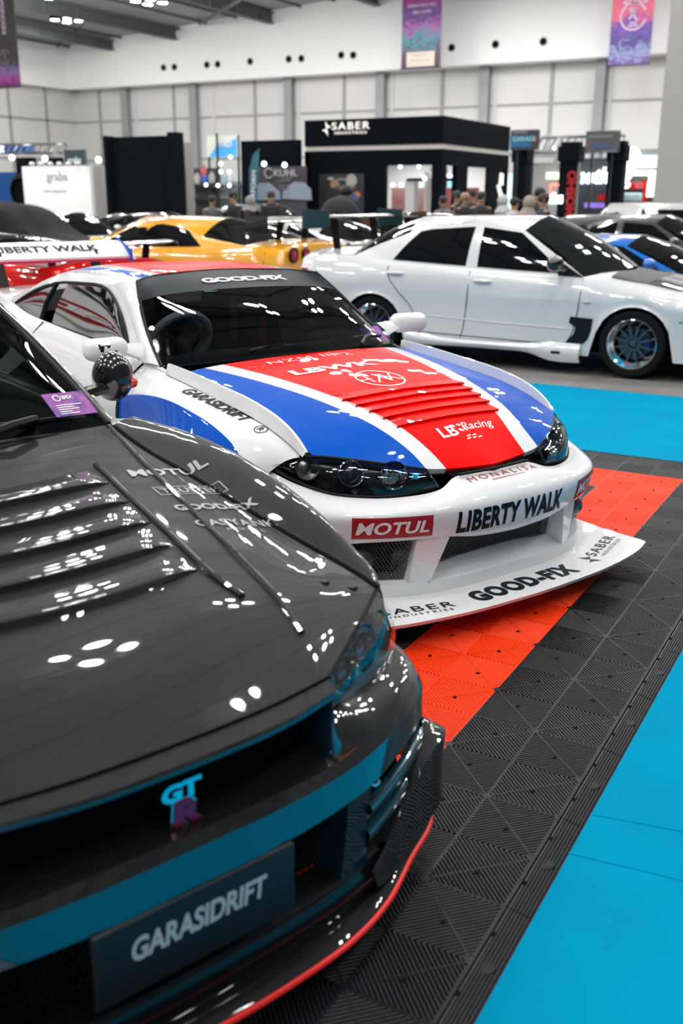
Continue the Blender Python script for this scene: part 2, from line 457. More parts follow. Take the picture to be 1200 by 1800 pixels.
# ------------------------------------------------------------------ interlocking floor tiles (cell .2 m, tile = 2 x 2 cells)
TBLK = mat('tile_black', (.009, .011, .014), .36, spec=.26)
TRED = mat('tile_red', (.86, .050, .008), .40, spec=.15)
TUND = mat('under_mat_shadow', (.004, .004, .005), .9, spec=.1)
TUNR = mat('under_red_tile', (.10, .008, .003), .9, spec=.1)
cs = .2
U0, U1, V0, V1 = -9, 1, -6, 22
def is_red(i, j): return (-3 <= i <= -2 and j < 20) or (18 <= j < 20 and i < -1)
mat0 = thing('floor_mat', 'black interlocking ribbed plastic tile mat with a red border band under the two front cars', 'floor mat')
def cells(red):
    m = MB(); T = TRED if red else TBLK; UN = TUNR if red else TUND
    NR = 14; h = .012
    for i in range(U0, U1):
        for j in range(V0, V1):
            if is_red(i, j) != red: continue
            ox, oy = i*cs, j*cs
            far = i < -5 and j < 14
            zz = -.002 if far else -.0105
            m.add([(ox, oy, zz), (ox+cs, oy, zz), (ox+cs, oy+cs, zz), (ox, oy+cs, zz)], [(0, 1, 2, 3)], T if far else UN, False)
            if far: continue
            even = (i + j) % 2 == 0
            d = Vector((1, -1, 0)).normalized() if even else Vector((1, 1, 0)).normalized()
            nn = Vector((-d.y, d.x, 0)); hw = .0042
            for k in range(-NR+1, NR):
                t = k / NR
                if even: A, B = ((0, 1+t), (1+t, 0)) if t <= 0 else ((t, 1), (1, t))
                else: A, B = ((0, -t), (1+t, 1)) if t <= 0 else ((t, 0), (1, 1-t))
                A = Vector((ox+A[0]*cs, oy+A[1]*cs, 0)); B = Vector((ox+B[0]*cs, oy+B[1]*cs, 0))
                if (B-A).length < .02: continue
                prof = ((-hw, -h), (-hw, -.0026), (-hw*.72, -.0009), (-hw*.3, 0), (hw*.3, 0), (hw*.72, -.0009), (hw, -.0026), (hw, -h))
                vs_ = [A+nn*u+Vector((0, 0, z)) for u, z in prof] + [B+nn*u+Vector((0, 0, z)) for u, z in prof]
                m.add(vs_, [(q_, q_+1, q_+9, q_+8) for q_ in range(7)], T, True)
            # lower cross ribs
            for k in range(-6, 7):
                t = k / 7
                if not even: A, B = ((0, 1+t), (1+t, 0)) if t <= 0 else ((t, 1), (1, t))
                else: A, B = ((0, -t), (1+t, 1)) if t <= 0 else ((t, 0), (1, 1-t))
                A = Vector((ox+A[0]*cs, oy+A[1]*cs, -.005)); B = Vector((ox+B[0]*cs, oy+B[1]*cs, -.005))
                if (B-A).length < .02: continue
                q = nn; dd = d*.0022
                m.add([A-dd, B-dd, B+dd, A+dd], [(0, 1, 2, 3)], T, False)
            # thin diagonal rib over the top
            A, B = ((0, 0), (1, 1)) if even else ((0, 1), (1, 0))
            A = Vector((ox+A[0]*cs, oy+A[1]*cs, .0006)); B = Vector((ox+B[0]*cs, oy+B[1]*cs, .0006)); e = (B-A).normalized(); q = Vector((-e.y, e.x, 0))*.0022
            m.add([A-q, B-q, B+q, A+q], [(0, 1, 2, 3)], T, False)
            # rims of the tile and the middle rib
            for (p, r) in (((ox, oy), (ox, oy+cs)), ((ox+cs, oy), (ox+cs, oy+cs))):
                s = 1 if p[0] == ox else -1
                m.box((p[0]+s*.0022, oy+cs/2, -.005), (.0034, cs, .0112), T)
            s_lo = (j % 2 == 0)
            yy = oy+.0022 if s_lo else oy+cs-.0022
            m.box((ox+cs/2, yy, -.0052), (cs, .0034, .0104), T)
            # small drain stud
            cx, cy = ox+cs*.5, oy+cs*(.62 if (i % 2) else .4)
            m.box((cx, cy, .0002), (.012, .012, .002), TUND)
    return m
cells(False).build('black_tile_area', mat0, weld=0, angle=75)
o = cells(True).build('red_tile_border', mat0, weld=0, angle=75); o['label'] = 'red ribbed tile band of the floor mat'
m = MB()      # connector plates at the tile edge middles
for i in range(U0, U1+1):
    for j in range(V0, V1+1):
        if (i % 2 == 0 and j % 2 == 0) or (i % 2 and j % 2):
            if i < -5 and j < 14: continue
            red = is_red(i, j) and is_red(i-1, j)
            for s in (1,):
                a = .013
                x, y = i*cs, j*cs
                if i == U1: vs = [(x-a*1.6, y, .0012), (x, y-a*1.2, .0012), (x, y+a*1.2, .0012)]; fs = [(0, 1, 2)]
                else: vs = [(x-a, y, .0012), (x, y-a*1.3, .0012), (x+a, y, .0012), (x, y+a*1.3, .0012)]; fs = [(0, 1, 2, 3)]
                m.add(vs, fs, TRED if red else TBLK, False)
m.build('tile_clips', mat0, weld=0)['kind'] = 'stuff'
# ramp edging with long grooves
def ramp_piece():
    m = MB(); W_ = .067; L = .398; n = 7
    prof = []
    for k in range(n):
        u0 = .008 + (W_-.012)*k/n; u1 = u0 + (W_-.012)/n
        z = lambda u: .0005 - .0115*max(0, (u-.012))/W_
        prof += [(u0, z(u0)-.0022), (u0+.0016, z(u0)), (u1-.0016, z(u1)), (u1, z(u1)-.0022)]
    prof = [(0, -.012), (0, .003), (.006, .003), (.0065, -.004)] + prof + [(W_, -.012)]
    for y in (.1, .3): m.box((.012, y, .001), (.012, .012, .002), TUND)
    rows = [[(u, y, z) for u, z in prof] for y in (0.001, L)]
    m.patch(rows, TBLK, 1, 1, lu=True, lv=True)
    m.add([(u, .001, z) for u, z in prof], [tuple(range(len(prof)))], TBLK, False); m.add([(u, L, z) for u, z in prof], [tuple(range(len(prof)))], TBLK, False)
    return m
r0 = None
for k in range(-3, 12):
    o = ramp_piece().build('ramp_edge', mat0) if r0 is None else r0.copy()
    if r0 is None: r0 = o
    else: C.objects.link(o); o.parent = mat0
    o.location = (cs, k*.4 if k < 11 else 4.3, 0)
    if k == 11: o.scale = (1, .30, 1)
    b = MB(); b.lathe([(0, .0012), (.020, .0008), (.024, -.006)], SATINB, (.033, .2, -.004), 'z', 8); 
    if k < 11: b.build('edge_tab', o)
r2 = None
for k in range(0, 25):
    o = r0.copy(); C.objects.link(o); o.parent = mat0; o.rotation_euler.z = PI/2; o.location = (cs+.0-k*.4, V1*cs, 0); o.scale = (.45, 1, 1)
# ------------------------------------------------------------------ striped white coupe (centre)
def ray_y(y): pass
def wheel(parent, c, R, W, side, rimR=None, rim_m=ALU, spoke_m=GUN, n=10, mesh=True, lip=CHROME, name='wheel', disc=True):
    """tyre + rim; axis along y, outer face towards side (+1/-1)"""
    rimR = rimR or R*.75
    a = MB(); s = side; h = W/2
    a.lathe([(rimR*.985, h*.80), (rimR+.012, h*.98), (R*.93, h*1.0), (R*.985, h*.86), (R, h*.6), (R, -h*.6), (R*.985, -h*.86), (R*.93, -h), (rimR, -h*.9)], RUBBER, (0, 0, 0), 'y', 40, sgn=s)
    t = a.build(name, parent, c)
    a = MB()
    a.lathe([(rimR*1.0, h*.80), (rimR*.99, h*.93), (rimR*.96, h*.95), (rimR*.93, h*.86), (rimR*.77, h*.52), (rimR*.75, h*.47), (rimR*.75, -h*.8)], lip, (0, 0, 0), 'y', 40, sgn=s)
    a.build('rim_barrel', t)
    a = MB(); hub = rimR*.16
    a.lathe([(0, h*.50), (hub*.7, h*.50), (hub, h*.42), (hub*1.25, h*.2), (hub*1.25, 0)], spoke_m, (0, 0, 0), 'y', 24, sgn=s)
    ro = rimR*.765
    def spoke(a0, a1, w0, w1):
        p0 = Vector((math.cos(a0)*hub*1.1, h*.36*s, math.sin(a0)*hub*1.1)); p1 = Vector((math.cos(a1)*ro, h*.38*s, math.sin(a1)*ro))
        d = (p1-p0).normalized(); y = Vector((0, s, 0)); q = d.cross(y).normalized()
        vs = []
        for dz in (-.02, .012):
            vs += [p0-q*w0+y*dz, p1-q*w1+y*dz, p1+q*w1+y*dz, p0+q*w0+y*dz]
        a.hexa(vs, spoke_m)
    if mesh:
        for k in range(n):
            c0 = 2*PI*k/n
            for sg in (-1, 1): spoke(c0, c0+sg*PI/n*1.0, .0055, .0045)
    else:
        for k in range(n): spoke(2*PI*k/n, 2*PI*k/n, .018, .024)
    a.build('spokes', t)
    if disc:
        a = MB(); a.lathe([(0, -h*.1), (rimR*.66, -h*.1), (rimR*.66, -h*.35), (0, -h*.35)], mat('brake_iron', (.12, .12, .125), .35, metal=.9), (0, 0, 0), 'y', 28, sgn=s)
        a.hexa([(rimR*.42, s*.0, -rimR*.28), (rimR*.66, s*.0, -rimR*.22), (rimR*.66, s*.0, rimR*.22), (rimR*.42, s*.0, rimR*.28), (rimR*.42, s*.03, -rimR*.28), (rimR*.66, s*.03, -rimR*.22), (rimR*.66, s*.03, rimR*.22), (rimR*.42, s*.03, rimR*.28)], mat('brake_caliper', (.006, .02, .20), .35))
        a.build('brake', t)
    return t
def mir2(o_fn):
    for s in (-1, 1): o_fn(s)

S = thing('sports_coupe', 'white coupe with red and blue stripes, wide front splitter and black sun strip', 'car', (-.425, 1.740, 0), math.radians(-24))
GL = glass_mat('side_window_glass', (.20, .24, .26), 4.6)
# --- hood
hr = [
 [(-.130,0,.548), (-.172,.218,.552), (-.186,.309,.563), (-.285,.50,.600), (-.43,.672,.622)],
 [(-.215,0,.595), (-.250,.228,.603), (-.265,.318,.612), (-.365,.505,.636), (-.50,.674,.648)],
 [(-.390,0,.686), (-.400,.263,.682), (-.412,.352,.680), (-.475,.525,.672), (-.59,.676,.678)],
 [(-.665,0,.756), (-.676,.326,.748), (-.685,.410,.744), (-.710,.560,.730), (-.76,.678,.716)],
 [(-1.02,0,.806), (-1.04,.400,.795), (-1.05,.487,.788), (-1.06,.600,.770), (-1.08,.680,.752)],
 [(-1.375,0,.838), (-1.415,.475,.818), (-1.430,.565,.808), (-1.445,.635,.797), (-1.47,.682,.786)]]
hood = MB(); hood.patch(hr, WHITE, 8, 6, mir=True, cm=[RED, WHITE, BLUE, BLUE])
# front edge thickness
for sg in (1, -1):
    e0 = [Vector((x, y*sg, z)) for x, y, z in hr[0]]
    hood.patch([e0, [p + Vector((-.012, 0, -.022)) for p in e0]], WHITE, 1, 6, cm=[RED, WHITE, BLUE, BLUE])
hb = hood.bvh()
hoodo = hood.build('hood', S)
# stepped louvres
lm = MB()
xk = [-.676, -.605, -.535, -.465, -.394]
def wred(x): return .218 + .2175*(-.172-x)
def hz(x, y):
    h = hb.ray_cast(Vector((x, y, 1.2)), Vector((0, 0, -1))); return h[0].z if h[0] else .7
for x in xk:
    xr = x - .074; H = .012
    n = 8
    top0 = [Vector((xr, wred(xr)*.985*(2*i/n-1), hz(xr, wred(xr)*.985*(2*i/n-1))+.001)) for i in range(n+1)]
    top1 = [Vector((x, wred(xr)*1.0*(2*i/n-1), hz(x, wred(xr)*(2*i/n-1))+H)) for i in range(n+1)]
    bot1 = [p - Vector((.004, 0, H)) for p in top1]
    lm.patch([top0, top1], RED, 2, 1, lu=True, lv=True); lm.patch([top1, bot1], RED, 1, 1, lu=True, lv=True)
    for k in (0, n): lm.add([top0[k], top1[k], bot1[k]], [(0, 1, 2)], WHITE, False)
lo = lm.build('hood_louver', hoodo); lo['label'] = 'red stepped cooling louvres'
# hood side fins
for sg in (-1, 1):
    fm = MB(); fx = [(-1.53, .681, .793, .034), (-1.3, .682, .775, .040), (-1.08, .681, .752, .044), (-.80, .681, .722, .046), (-.60, .679, .683, .040), (-.50, .677, .651, .024), (-.445, .674, .626, .004)]
    inn = [Vector((x, sg*(y-.002), z-.01)) for x, y, z, h in fx]; t0 = [Vector((x, sg*(y+.004), z+h)) for x, y, z, h in fx]
    t1 = [Vector((x, sg*(y+.016), z+h)) for x, y, z, h in fx]; out = [Vector((x, sg*(y+.030), z-.012)) for x, y, z, h in fx]
    fm.patch([inn, t0], WHITE, 2, 3, lu=True); fm.patch([t0, t1], WHITE, 1, 3, lu=True); fm.patch([t1, out], WHITE, 2, 3, lu=True)
    fm.add([inn[0], t0[0], t1[0], out[0]], [(0, 1, 2, 3)], WHITE, False)
    fm.build('hood_fin', S)
# --- fenders, doors, rear quarters : rows run outwards-down, columns along x
xs0 = [-.45, -.56, -.70, -.87, -1.05, -1.27, -1.55, -1.78]
A0 = [(-.44,.676,.612), (-.56,.684,.655), (-.70,.685,.690), (-.87,.686,.715), (-1.06,.687,.737), (-1.27,.688,.758), (-1.50,.690,.778), (-1.74,.715,.800)]
A1 = [(-.49,.735,.600), (-.58,.755,.640), (-.70,.765,.678), (-.87,.775,.706), (-1.06,.782,.730), (-1.27,.785,.746), (-1.52,.780,.756), (-1.76,.765,.752)]
A2 = [(-.545,.800,.540), (-.60,.842,.560), (-.72,.850,.635), (-.87,.852,.682), (-1.06,.853,.710), (-1.27,.850,.722), (-1.54,.842,.700), (-1.78,.832,.655)]
A3 = [(-.555,.845,.440), (-.60,.885,.500), (-.72,.905,.580), (-.87,.912,.620), (-1.06,.915,.622), (-1.25,.910,.585), (-1.52,.880,.54), (-1.78,.850,.48)]
A4 = [(-.570,.850,.30), (-.575,.888,.36), (-.66,.905,.510), (-.87,.912,.580), (-1.06,.915,.545), (-1.20,.910,.40), (-1.45,.880,.30), (-1.78,.850,.24)]
A5 = [(-.575,.845,.16), (-.55,.870,.18), (-.66,.880,.490), (-.87,.880,.560), (-1.06,.880,.525), (-1.215,.895,.16), (-1.45,.872,.13), (-1.78,.845,.12)]
fen = MB()
for sg in (1, -1):
    Q = [[(x, y*sg, z) for x, y, z in r] for r in (A0, A1, A2, A3, A4, A5)]
    fen.patch(Q[:3], WHITE, 5, 5); fen.patch(Q[2:4], BLUE, 5, 5); fen.patch(Q[3:5], BLUE, 4, 5); fen.patch(Q[4:], BLUE, 1, 5, lu=True)
fb = fen.bvh()
feno = fen.sides('front_fender', S)
well = MB()
for sg in (1, -1): well.box((-.90, sg*.50, .30), (.56, .56, .46), VOID)
well.sides('wheel_well', S)
# door + rear quarter
B0 = [(-1.74,.722,.806), (-1.90,.728,.836), (-2.3,.735,.858), (-2.75,.735,.880), (-3.2,.725,.905), (-3.55,.70,.945), (-3.9,.66,.955), (-4.30,.60,.935)]
B1 = [(-1.76,.775,.752), (-1.92,.785,.770), (-2.3,.792,.790), (-2.75,.795,.810), (-3.2,.80,.835), (-3.55,.79,.865), (-3.9,.76,.865), (-4.34,.68,.84)]
B2 = [(-1.78,.832,.655), (-1.95,.838,.66), (-2.3,.842,.67), (-2.75,.850,.69), (-3.1,.885,.70), (-3.45,.905,.72), (-3.9,.855,.72), (-4.36,.74,.70)]
B3 = [(-1.78,.850,.480), (-1.95,.855,.48), (-2.3,.858,.48), (-2.75,.868,.50), (-3.1,.905,.58), (-3.45,.92,.62), (-3.8,.89,.54), (-4.38,.76,.48)]
B4 = [(-1.78,.845,.14), (-1.95,.845,.14), (-2.3,.846,.14), (-2.75,.850,.14), (-3.05,.87,.40), (-3.45,.90,.60), (-3.76,.87,.40), (-4.36,.74,.22)]
door = MB()
for sg in (1, -1):
    Q = [[(x, y*sg, z) for x, y, z in r] for r in (B0, B1, B2, B3, B4)]
    door.patch(Q, WHITE, 4, 5)
dbv = door.bvh()
dooro = door.sides('door_and_quarter_panel', S)
for sg in (1, -1):
    for q in ([(x, y*sg*1.003, z) for x, y, z in (A0[-1], A1[-1], A2[-1], A3[-1])], [(-2.92, .742*sg, .885), (-2.95, .80*sg, .815), (-2.97, .862*sg, .70), (-2.94, .885*sg, .5)]):
        g = MB(); g.tube(curve(q, 6), .0035, VOID, 5); g.build('door_gap', S)
# tail
t = MB()
t.patch([[(-3.55,0,1.0), (-3.55,.55,.985), (-3.55,.70,.945)], [(-3.9,0,.985), (-3.9,.5,.98), (-3.9,.66,.955)], [(-4.33,0,.965), (-4.32,.45,.96), (-4.30,.60,.935)]], WHITE, 4, 4, mir=True)
t.patch([[(-4.33,0,.965), (-4.32,.45,.96), (-4.30,.60,.935)], [(-4.40,0,.84), (-4.38,.5,.84), (-4.34,.68,.84)], [(-4.44,0,.60), (-4.43,.55,.6), (-4.37,.75,.6)], [(-4.43,0,.25), (-4.42,.55,.25), (-4.36,.74,.22)]], WHITE, 4, 4, mir=True)
t.build('trunk_and_rear_bumper', S)
# --- windshield, pillars, roof
WL = [(-1.36,0,.845), (-1.43,.30,.835), (-1.52,.56,.815), (-1.605,.690,.803)]
WT = [(-2.255,0,1.176), (-2.235,.25,1.172), (-2.19,.42,1.164), (-2.115,.545,1.150)]
WM1 = [(-1.66,0,.985), (-1.70,.29,.975), (-1.76,.53,.952), (-1.825,.645,.932)]
WM2 = [(-1.96,0,1.092), (-1.965,.27,1.085), (-1.98,.475,1.07), (-1.985,.598,1.052)]
ws = MB(); ws.patch([WL, WM1, WM2, WT], WSGLASS, 6, 5, mir=True); wbv = ws.bvh(); wso = ws.build('windshield', S)
# black sun strip on top of the glass
bt = MB()
for sg in (1, -1):
    r0 = [(-1.985,0,1.0995), (-2.0,.27,1.094), (-2.005,.475,1.080), (-1.997,.592,1.060)]
    rr = [[(x-.0+.001, y*sg, z+.003) for x, y, z in r] for r in (r0, WT)]
    mid = [(Vector(a)+Vector(b))/2 + Vector((.002, 0, .0035)) for a, b in zip(*rr)]
    bt.patch([rr[0], mid, rr[1]], BLACKV, 4, 5)
bt.build('sun_strip', wso)
decal('lettering', GOODFIX(.062), WHITEV, (-2.09, .065, 1.145), (0, 1, 0), (-.36, 0, .12), wso, wbv, lift=.008)
fr = MB()   # black glass surround
side = [WL[-1], WM1[-1], WM2[-1], WT[-1]]
for sg in (1, -1):
    e = curve([(x, y*sg, z) for x, y, z in side], 8)
    fr.tube(e, .009, SATINB, 6)
fr.tube(curve([(x, -y, z) for x, y, z in WT[::-1]] + [tuple(p) for p in WT[1:]], 5), .007, SATINB, 6)
cw = [(-1.395,0,.842), (-1.45,.30,.832), (-1.535,.56,.812), (-1.61,.690,.800)]
fr.patch([[(x+.01, y, z+.004) for x, y, z in cw], [(x-.06, y*.985, z+.018) for x, y, z in cw]], SATINB, 2, 5, mir=True)
fr.build('windshield_seal', wso)
pil = MB()
PO = [(-1.74,.722,.806), (-1.90,.675,.925), (-2.09,.628,1.045), (-2.30,.590,1.122)]
for sg in (1, -1):
    a = [(x, y*sg, z) for x, y, z in side]; b = [(x, y*sg, z) for x, y, z in PO]
    md = [((p[0]+q[0])/2+.01, (p[1]+q[1])/2+.012*sg, (p[2]+q[2])/2+.008) for p, q in zip(a, b)]
    pil.patch([a, md, b], WHITE, 3, 6)
pil.patch([[(-1.605,.690,.803), (-1.50,.692,.781)], [(-1.74,.722,.806), (-1.74,.716,.801)]], WHITE, 2, 2, mir=True)
pil.sides('windshield_pillar', S)
RF = [
 [(-2.262,0,1.179), (-2.20,.371,1.171), (-2.185,.425,1.166), (-2.15,.490,1.160), (-2.115,.545,1.152)],
 [(-2.45,0,1.190), (-2.43,.375,1.182), (-2.42,.435,1.176), (-2.41,.505,1.164), (-2.40,.565,1.148)],
 [(-2.70,0,1.194), (-2.70,.375,1.185), (-2.70,.437,1.178), (-2.70,.510,1.166), (-2.70,.575,1.146)],
 [(-2.95,0,1.186), (-2.96,.37,1.174), (-2.97,.430,1.165), (-2.98,.500,1.153), (-3.0,.575,1.128)],
 [(-3.15,0,1.168), (-3.17,.36,1.152), (-3.19,.42,1.140), (-3.21,.49,1.124), (-3.25,.585,1.085)]]
rf = MB(); rf.patch(RF, WHITE, 5, 5, mir=True, cm=[RED, WHITE, BLUE, WHITE])
# flank from roof edge down to the window line and the tail
RE = [r[-1] for r in RF] + [(-3.55,.615,.985)]
FL = [(-2.30,.590,1.122), (-2.46,.598,1.118), (-2.72,.608,1.108), (-3.02,.618,1.086), (-3.30,.640,1.035), (-3.62,.685,.955)]
for sg in (1, -1):
    a = [(x, y*sg, z) for x, y, z in RE]; b = [(x, y*sg, z) for x, y, z in FL]
    rf.patch([a, b], WHITE, 3, 5)
rf.build('roof', S)
# rear glass
rg = MB(); rg.patch([[(-3.15,0,1.168), (-3.17,.36,1.152), (-3.25,.585,1.085)], [(-3.60,0,1.03), (-3.60,.38,1.015), (-3.58,.60,.985)]], DGLASS, 3, 4, mir=True); rg.build('rear_window', S)
# side windows: front + rear quarter panes, one frame
def winpt(x, t):
    """belt (t=0) .. top (t=1) on the side of the cabin"""
    return None
belt = [(-1.865,.718,.838), (-2.05,.716,.846), (-2.4,.712,.858), (-2.75,.706,.868), (-3.05,.700,.876), (-3.30,.694,.892), (-3.46,.688,.918)]
top = [(-1.915,.700,.872), (-2.10,.648,1.005), (-2.34,.603,1.098), (-2.70,.604,1.104), (-2.98,.616,1.086), (-3.27,.640,1.026), (-3.50,.682,.938)]
for sg in (1, -1):
    gm = MB()
    b = curve([(x, y*sg, z) for x, y, z in belt], 4); tp = curve([(x, y*sg, z) for x, y, z in top], 4)
    k = 16
    md = [(p+q)/2 + Vector((0, .012*sg, 0)) for p, q in zip(b, tp)]
    gm.patch([b[:k-1], md[:k-1], tp[:k-1]], GL, 4, 1); gm.build('door_window', S)
    gm = MB(); gm.patch([b[k:], md[k:], tp[k:]], GL, 4, 1); gm.build('quarter_window', S)
    gm = MB(); lo_ = [p + Vector((0, .006*sg, 0)) for p in b]; up = [p + Vector((0, .006*sg, 0)) for p in tp]
    gm.tube(lo_ + up[::-1], .0085, SATINB, 6, closed=True)
    gm.tube([lo_[k], md[k]+Vector((0, .008*sg, 0)), up[k]], .014, SATINB, 6)
    gm.tube(lo_ , .007, CHROME, 6)
    gm.build('window_trim', S)
    # skin between the door top / pillar and the glass
    sk = MB()
    sk.patch([[(x, y*sg, z) for x, y, z in B0[1:6]], [(x, y*sg, z) for x, y, z in (belt[0], belt[2], belt[3], belt[5], belt[6])]], WHITE, 2, 5)
    sk.patch([[(-1.74,.722*sg,.806), (-1.90,.675*sg,.925), (-2.09,.628*sg,1.045), (-2.30,.590*sg,1.122)], [(-1.865,.718*sg,.838), (-1.945,.690*sg,.902), (-2.12,.643*sg,1.015), (-2.34,.603*sg,1.098)]], WHITE, 2, 5)
    sk.patch([[(x, y*sg, z) for x, y, z in FL], [(x, y*sg, z) for x, y, z in ((-2.34,.603,1.098), (-2.48,.603,1.103), (-2.72,.605,1.102), (-2.98,.618,1.078), (-3.25,.645,1.010), (-3.47,.684,.928))]], WHITE, 2, 5)
    sk.patch([[(-3.62,.685*sg,.955), (-3.55,.70*sg,.945)], [(-3.47,.684*sg,.928), (-3.46,.688*sg,.918)]], WHITE, 1, 1)
    sk.build('side_rail', S)
# --- headlights
HT = [(-.186,.312,.560), (-.285,.500,.597), (-.36,.600,.612), (-.43,.668,.615), (-.50,.725,.600), (-.56,.772,.573)]
HB = [(-.128,.296,.500), (-.185,.480,.484), (-.245,.570,.484), (-.325,.655,.492), (-.43,.725,.520), (-.555,.778,.560)]
for sg in (1, -1):
    T = [Vector((x, y*sg, z)) for x, y, z in HT]; Bm = [Vector((x, y*sg, z)) for x, y, z in HB]
    M_ = [(p+q)/2 + Vector((.026, .008*sg, .012)) for p, q in zip(T, Bm)]
    back = Vector((-.085, -.03*sg, -.0))
    hs = MB(); hs.patch([[p+back for p in T], [p+back*.9 for p in M_], [p+back for p in Bm]], mat('lamp_black', (.045, .048, .052), .22, metal=.6), 3, 3)
    hs.patch([T, [p+back for p in T]], mat('lamp_black'), 1, 3); hs.patch([Bm, [p+back for p in Bm]], mat('lamp_black'), 1, 3)
    ho = hs.build('headlight', S)
    def onlamp(u, v, dpt):
        c = curve(M_, 4); p = c[int(u*(len(c)-1))]; tt = curve(T, 4)[int(u*(len(c)-1))]
        return p.lerp(tt, v) + back*dpt
    ax = Vector((.93, .30*sg, .20)).normalized(); Rm = Vector((0, 0, 1)).rotation_difference(ax).to_matrix()
    def bowl(name, c, r, prof, ms, n=24):
        b_ = MB(); b_.lathe(prof, ms[0], (0, 0, 0), 'z', n, ms=ms); b_.v = [c + Rm @ v for v in b_.v]; return b_.build(name, ho, weld=0)
    bowl('high_beam_reflector', onlamp(.17, -.12, .72), .05, [(.056, .022), (.050, .0), (.036, -.014), (.014, -.014), (.012, .014), (0, .016)], [CHROME, CHROME, CHROME, CHROME, ALU])
    pr = bowl('projector_lamp', onlamp(.43, -.10, .70), .05, [(.052, .020), (.050, .026), (.046, .022), (.040, .008), (.037, .010), (.031, .026), (.016, .036), (0, .038)],
              [CHROME, mat('lamp_ring', (.7, .75, .8), .15, metal=.8), CHROME, mat('lamp_black'), mat('lamp_eye', (.02, .03, .06), .03, coat=1., coat_ior=1.9), mat('lamp_eye'), mat('lamp_eye')])
    bowl('turn_reflector', onlamp(.73, -.02, .70), .04, [(.048, .014), (.043, .0), (.030, -.008), (.018, -.004), (0, .004)], [ALU, mat('amber_bulb', (.30, .28, .27), .2, metal=.5)] + [ALU]*2)
    fc = MB()
    for k in range(5): q = onlamp(.05+.035*k, .05, .80); fc.box(q, (.012, .030, .052-.004*k), CHROME, rz=.5*sg-.25*k*sg, rx=.1)
    fc.build('reflector_facets', ho)
    lens = MB(); lens.patch([T, M_, Bm], SMOKELENS, 4, 4); lens.build('lens', ho)
    sl = MB(); sl.tube(curve(T, 4) + curve(Bm, 4)[::-1], .006, SATINB, 6, closed=True); sl.build('seal', ho)
# --- bumper
bt_ = [(-.125,0,.520), (-.142,.20,.522), (-.118,.297,.494), (-.178,.480,.478), (-.24,.572,.478), (-.33,.660,.486), (-.44,.735,.514), (-.57,.785,.552)]
bm1 = [(-.035,0,.492), (-.050,.20,.490), (-.058,.31,.478), (-.120,.47,.466), (-.19,.590,.464), (-.28,.695,.468), (-.42,.785,.475), (-.57,.835,.475)]
bR = [(.012,0,.448), (.004,.20,.446), (-.016,.32,.444), (-.066,.47,.440), (-.145,.620,.436), (-.25,.730,.432), (-.41,.815,.430), (-.57,.850,.425)]
bF = [(.012,0,.38), (.004,.20,.38), (-.018,.32,.385), (-.068,.47,.385), (-.15,.62,.382), (-.255,.735,.375), (-.41,.820,.365), (-.57,.852,.355)]
bB = [(-.004,0,.308), (-.012,.20,.318), (-.034,.32,.333), (-.084,.47,.335), (-.165,.62,.332), (-.262,.735,.322), (-.41,.818,.312), (-.57,.850,.30)]
bu = MB()
for sg in (1, -1):
    Q = [[(x, y*sg, z) for x, y, z in r] for r in (bt_, bm1, bR, bF, bB)]
    bu.patch(Q, WHITE, 4, 6)
    # corner below the face, tucking in to the splitter
    def m3(r): return [(x, y*sg, z) for x, y, z in r]
    bu.patch([m3(bB[5:]), m3([(-.275,.725,.22), (-.40,.800,.21), (-.57,.845,.20)]), m3([(-.295,.705,.118), (-.40,.775,.118), (-.57,.83,.12)])], WHITE, 3, 5)
    # under side of the face (top of the openings)
    bu.patch([m3(bB[:6]), m3([(-.12,0,.315), (-.13,.20,.322), (-.15,.32,.333), (-.20,.47,.335), (-.27,.60,.333), (-.33,.69,.322)])], WHITE, 1, 6)
    # shelf between the openings and the splitter
    sh0 = m3([(-.135,0,.205), (-.14,.20,.20), (-.155,.34,.185), (-.20,.47,.165), (-.27,.60,.16), (-.34,.70,.158)])
    sh1 = m3([(-.045,0,.150), (-.05,.20,.150), (-.075,.37,.152), (-.115,.49,.152), (-.19,.61,.152), (-.285,.705,.152)])
    sh2 = m3([(-.040,0,.102), (-.045,.20,.102), (-.070,.37,.102), (-.110,.49,.102), (-.185,.61,.102), (-.280,.705,.102)])
    bu.patch([sh0, sh1], WHITE, 2, 5); bu.patch([sh1, sh2], WHITE, 1, 5)
    # duct outer wall (concave)
    bu.patch([m3([(-.255,.735,.322), (-.33,.69,.322)]), m3([(-.275,.722,.23), (-.345,.68,.23)]), m3([(-.290,.705,.150), (-.35,.68,.150)])], WHITE, 3, 3)
    # pillar between the centre mouth and the side duct
    v = m3([(-.030,.318,.336), (-.078,.440,.337), (-.165,.395,.336), (-.150,.318,.334)]); b_ = m3([(-.072,.372,.150), (-.105,.455,.150), (-.20,.445,.160), (-.160,.335,.186)])
    bu.patch([[v[0], v[1]], [((p[0]+q[0])/2-.004, (p[1]+q[1])/2, (p[2]+q[2])/2) for p, q in zip(v[:2], b_[:2])], [b_[0], b_[1]]], WHITE, 4, 3)
    bu.patch([[v[3], v[0]], [b_[3], b_[0]]], WHITE, 3, 2); bu.patch([[v[1], v[2]], [b_[1], b_[2]]], WHITE, 3, 2)
bubv = bu.bvh()
buo = bu.build('front_bumper', S)
# dark slit below the hood lip
sl = MB(); sl.patch([[(-.150,0,.540), (-.175,.15,.541), (-.185,.218,.540)], [(-.128,0,.523), (-.138,.14,.524), (-.146,.205,.523)]], VOID, 1, 4, mir=True)
sl.tube([(-.126,-.19,.534), (-.108,0,.537), (-.126,.19,.534)], .006, SATINB, 6)
sl.build('upper_grille', S)
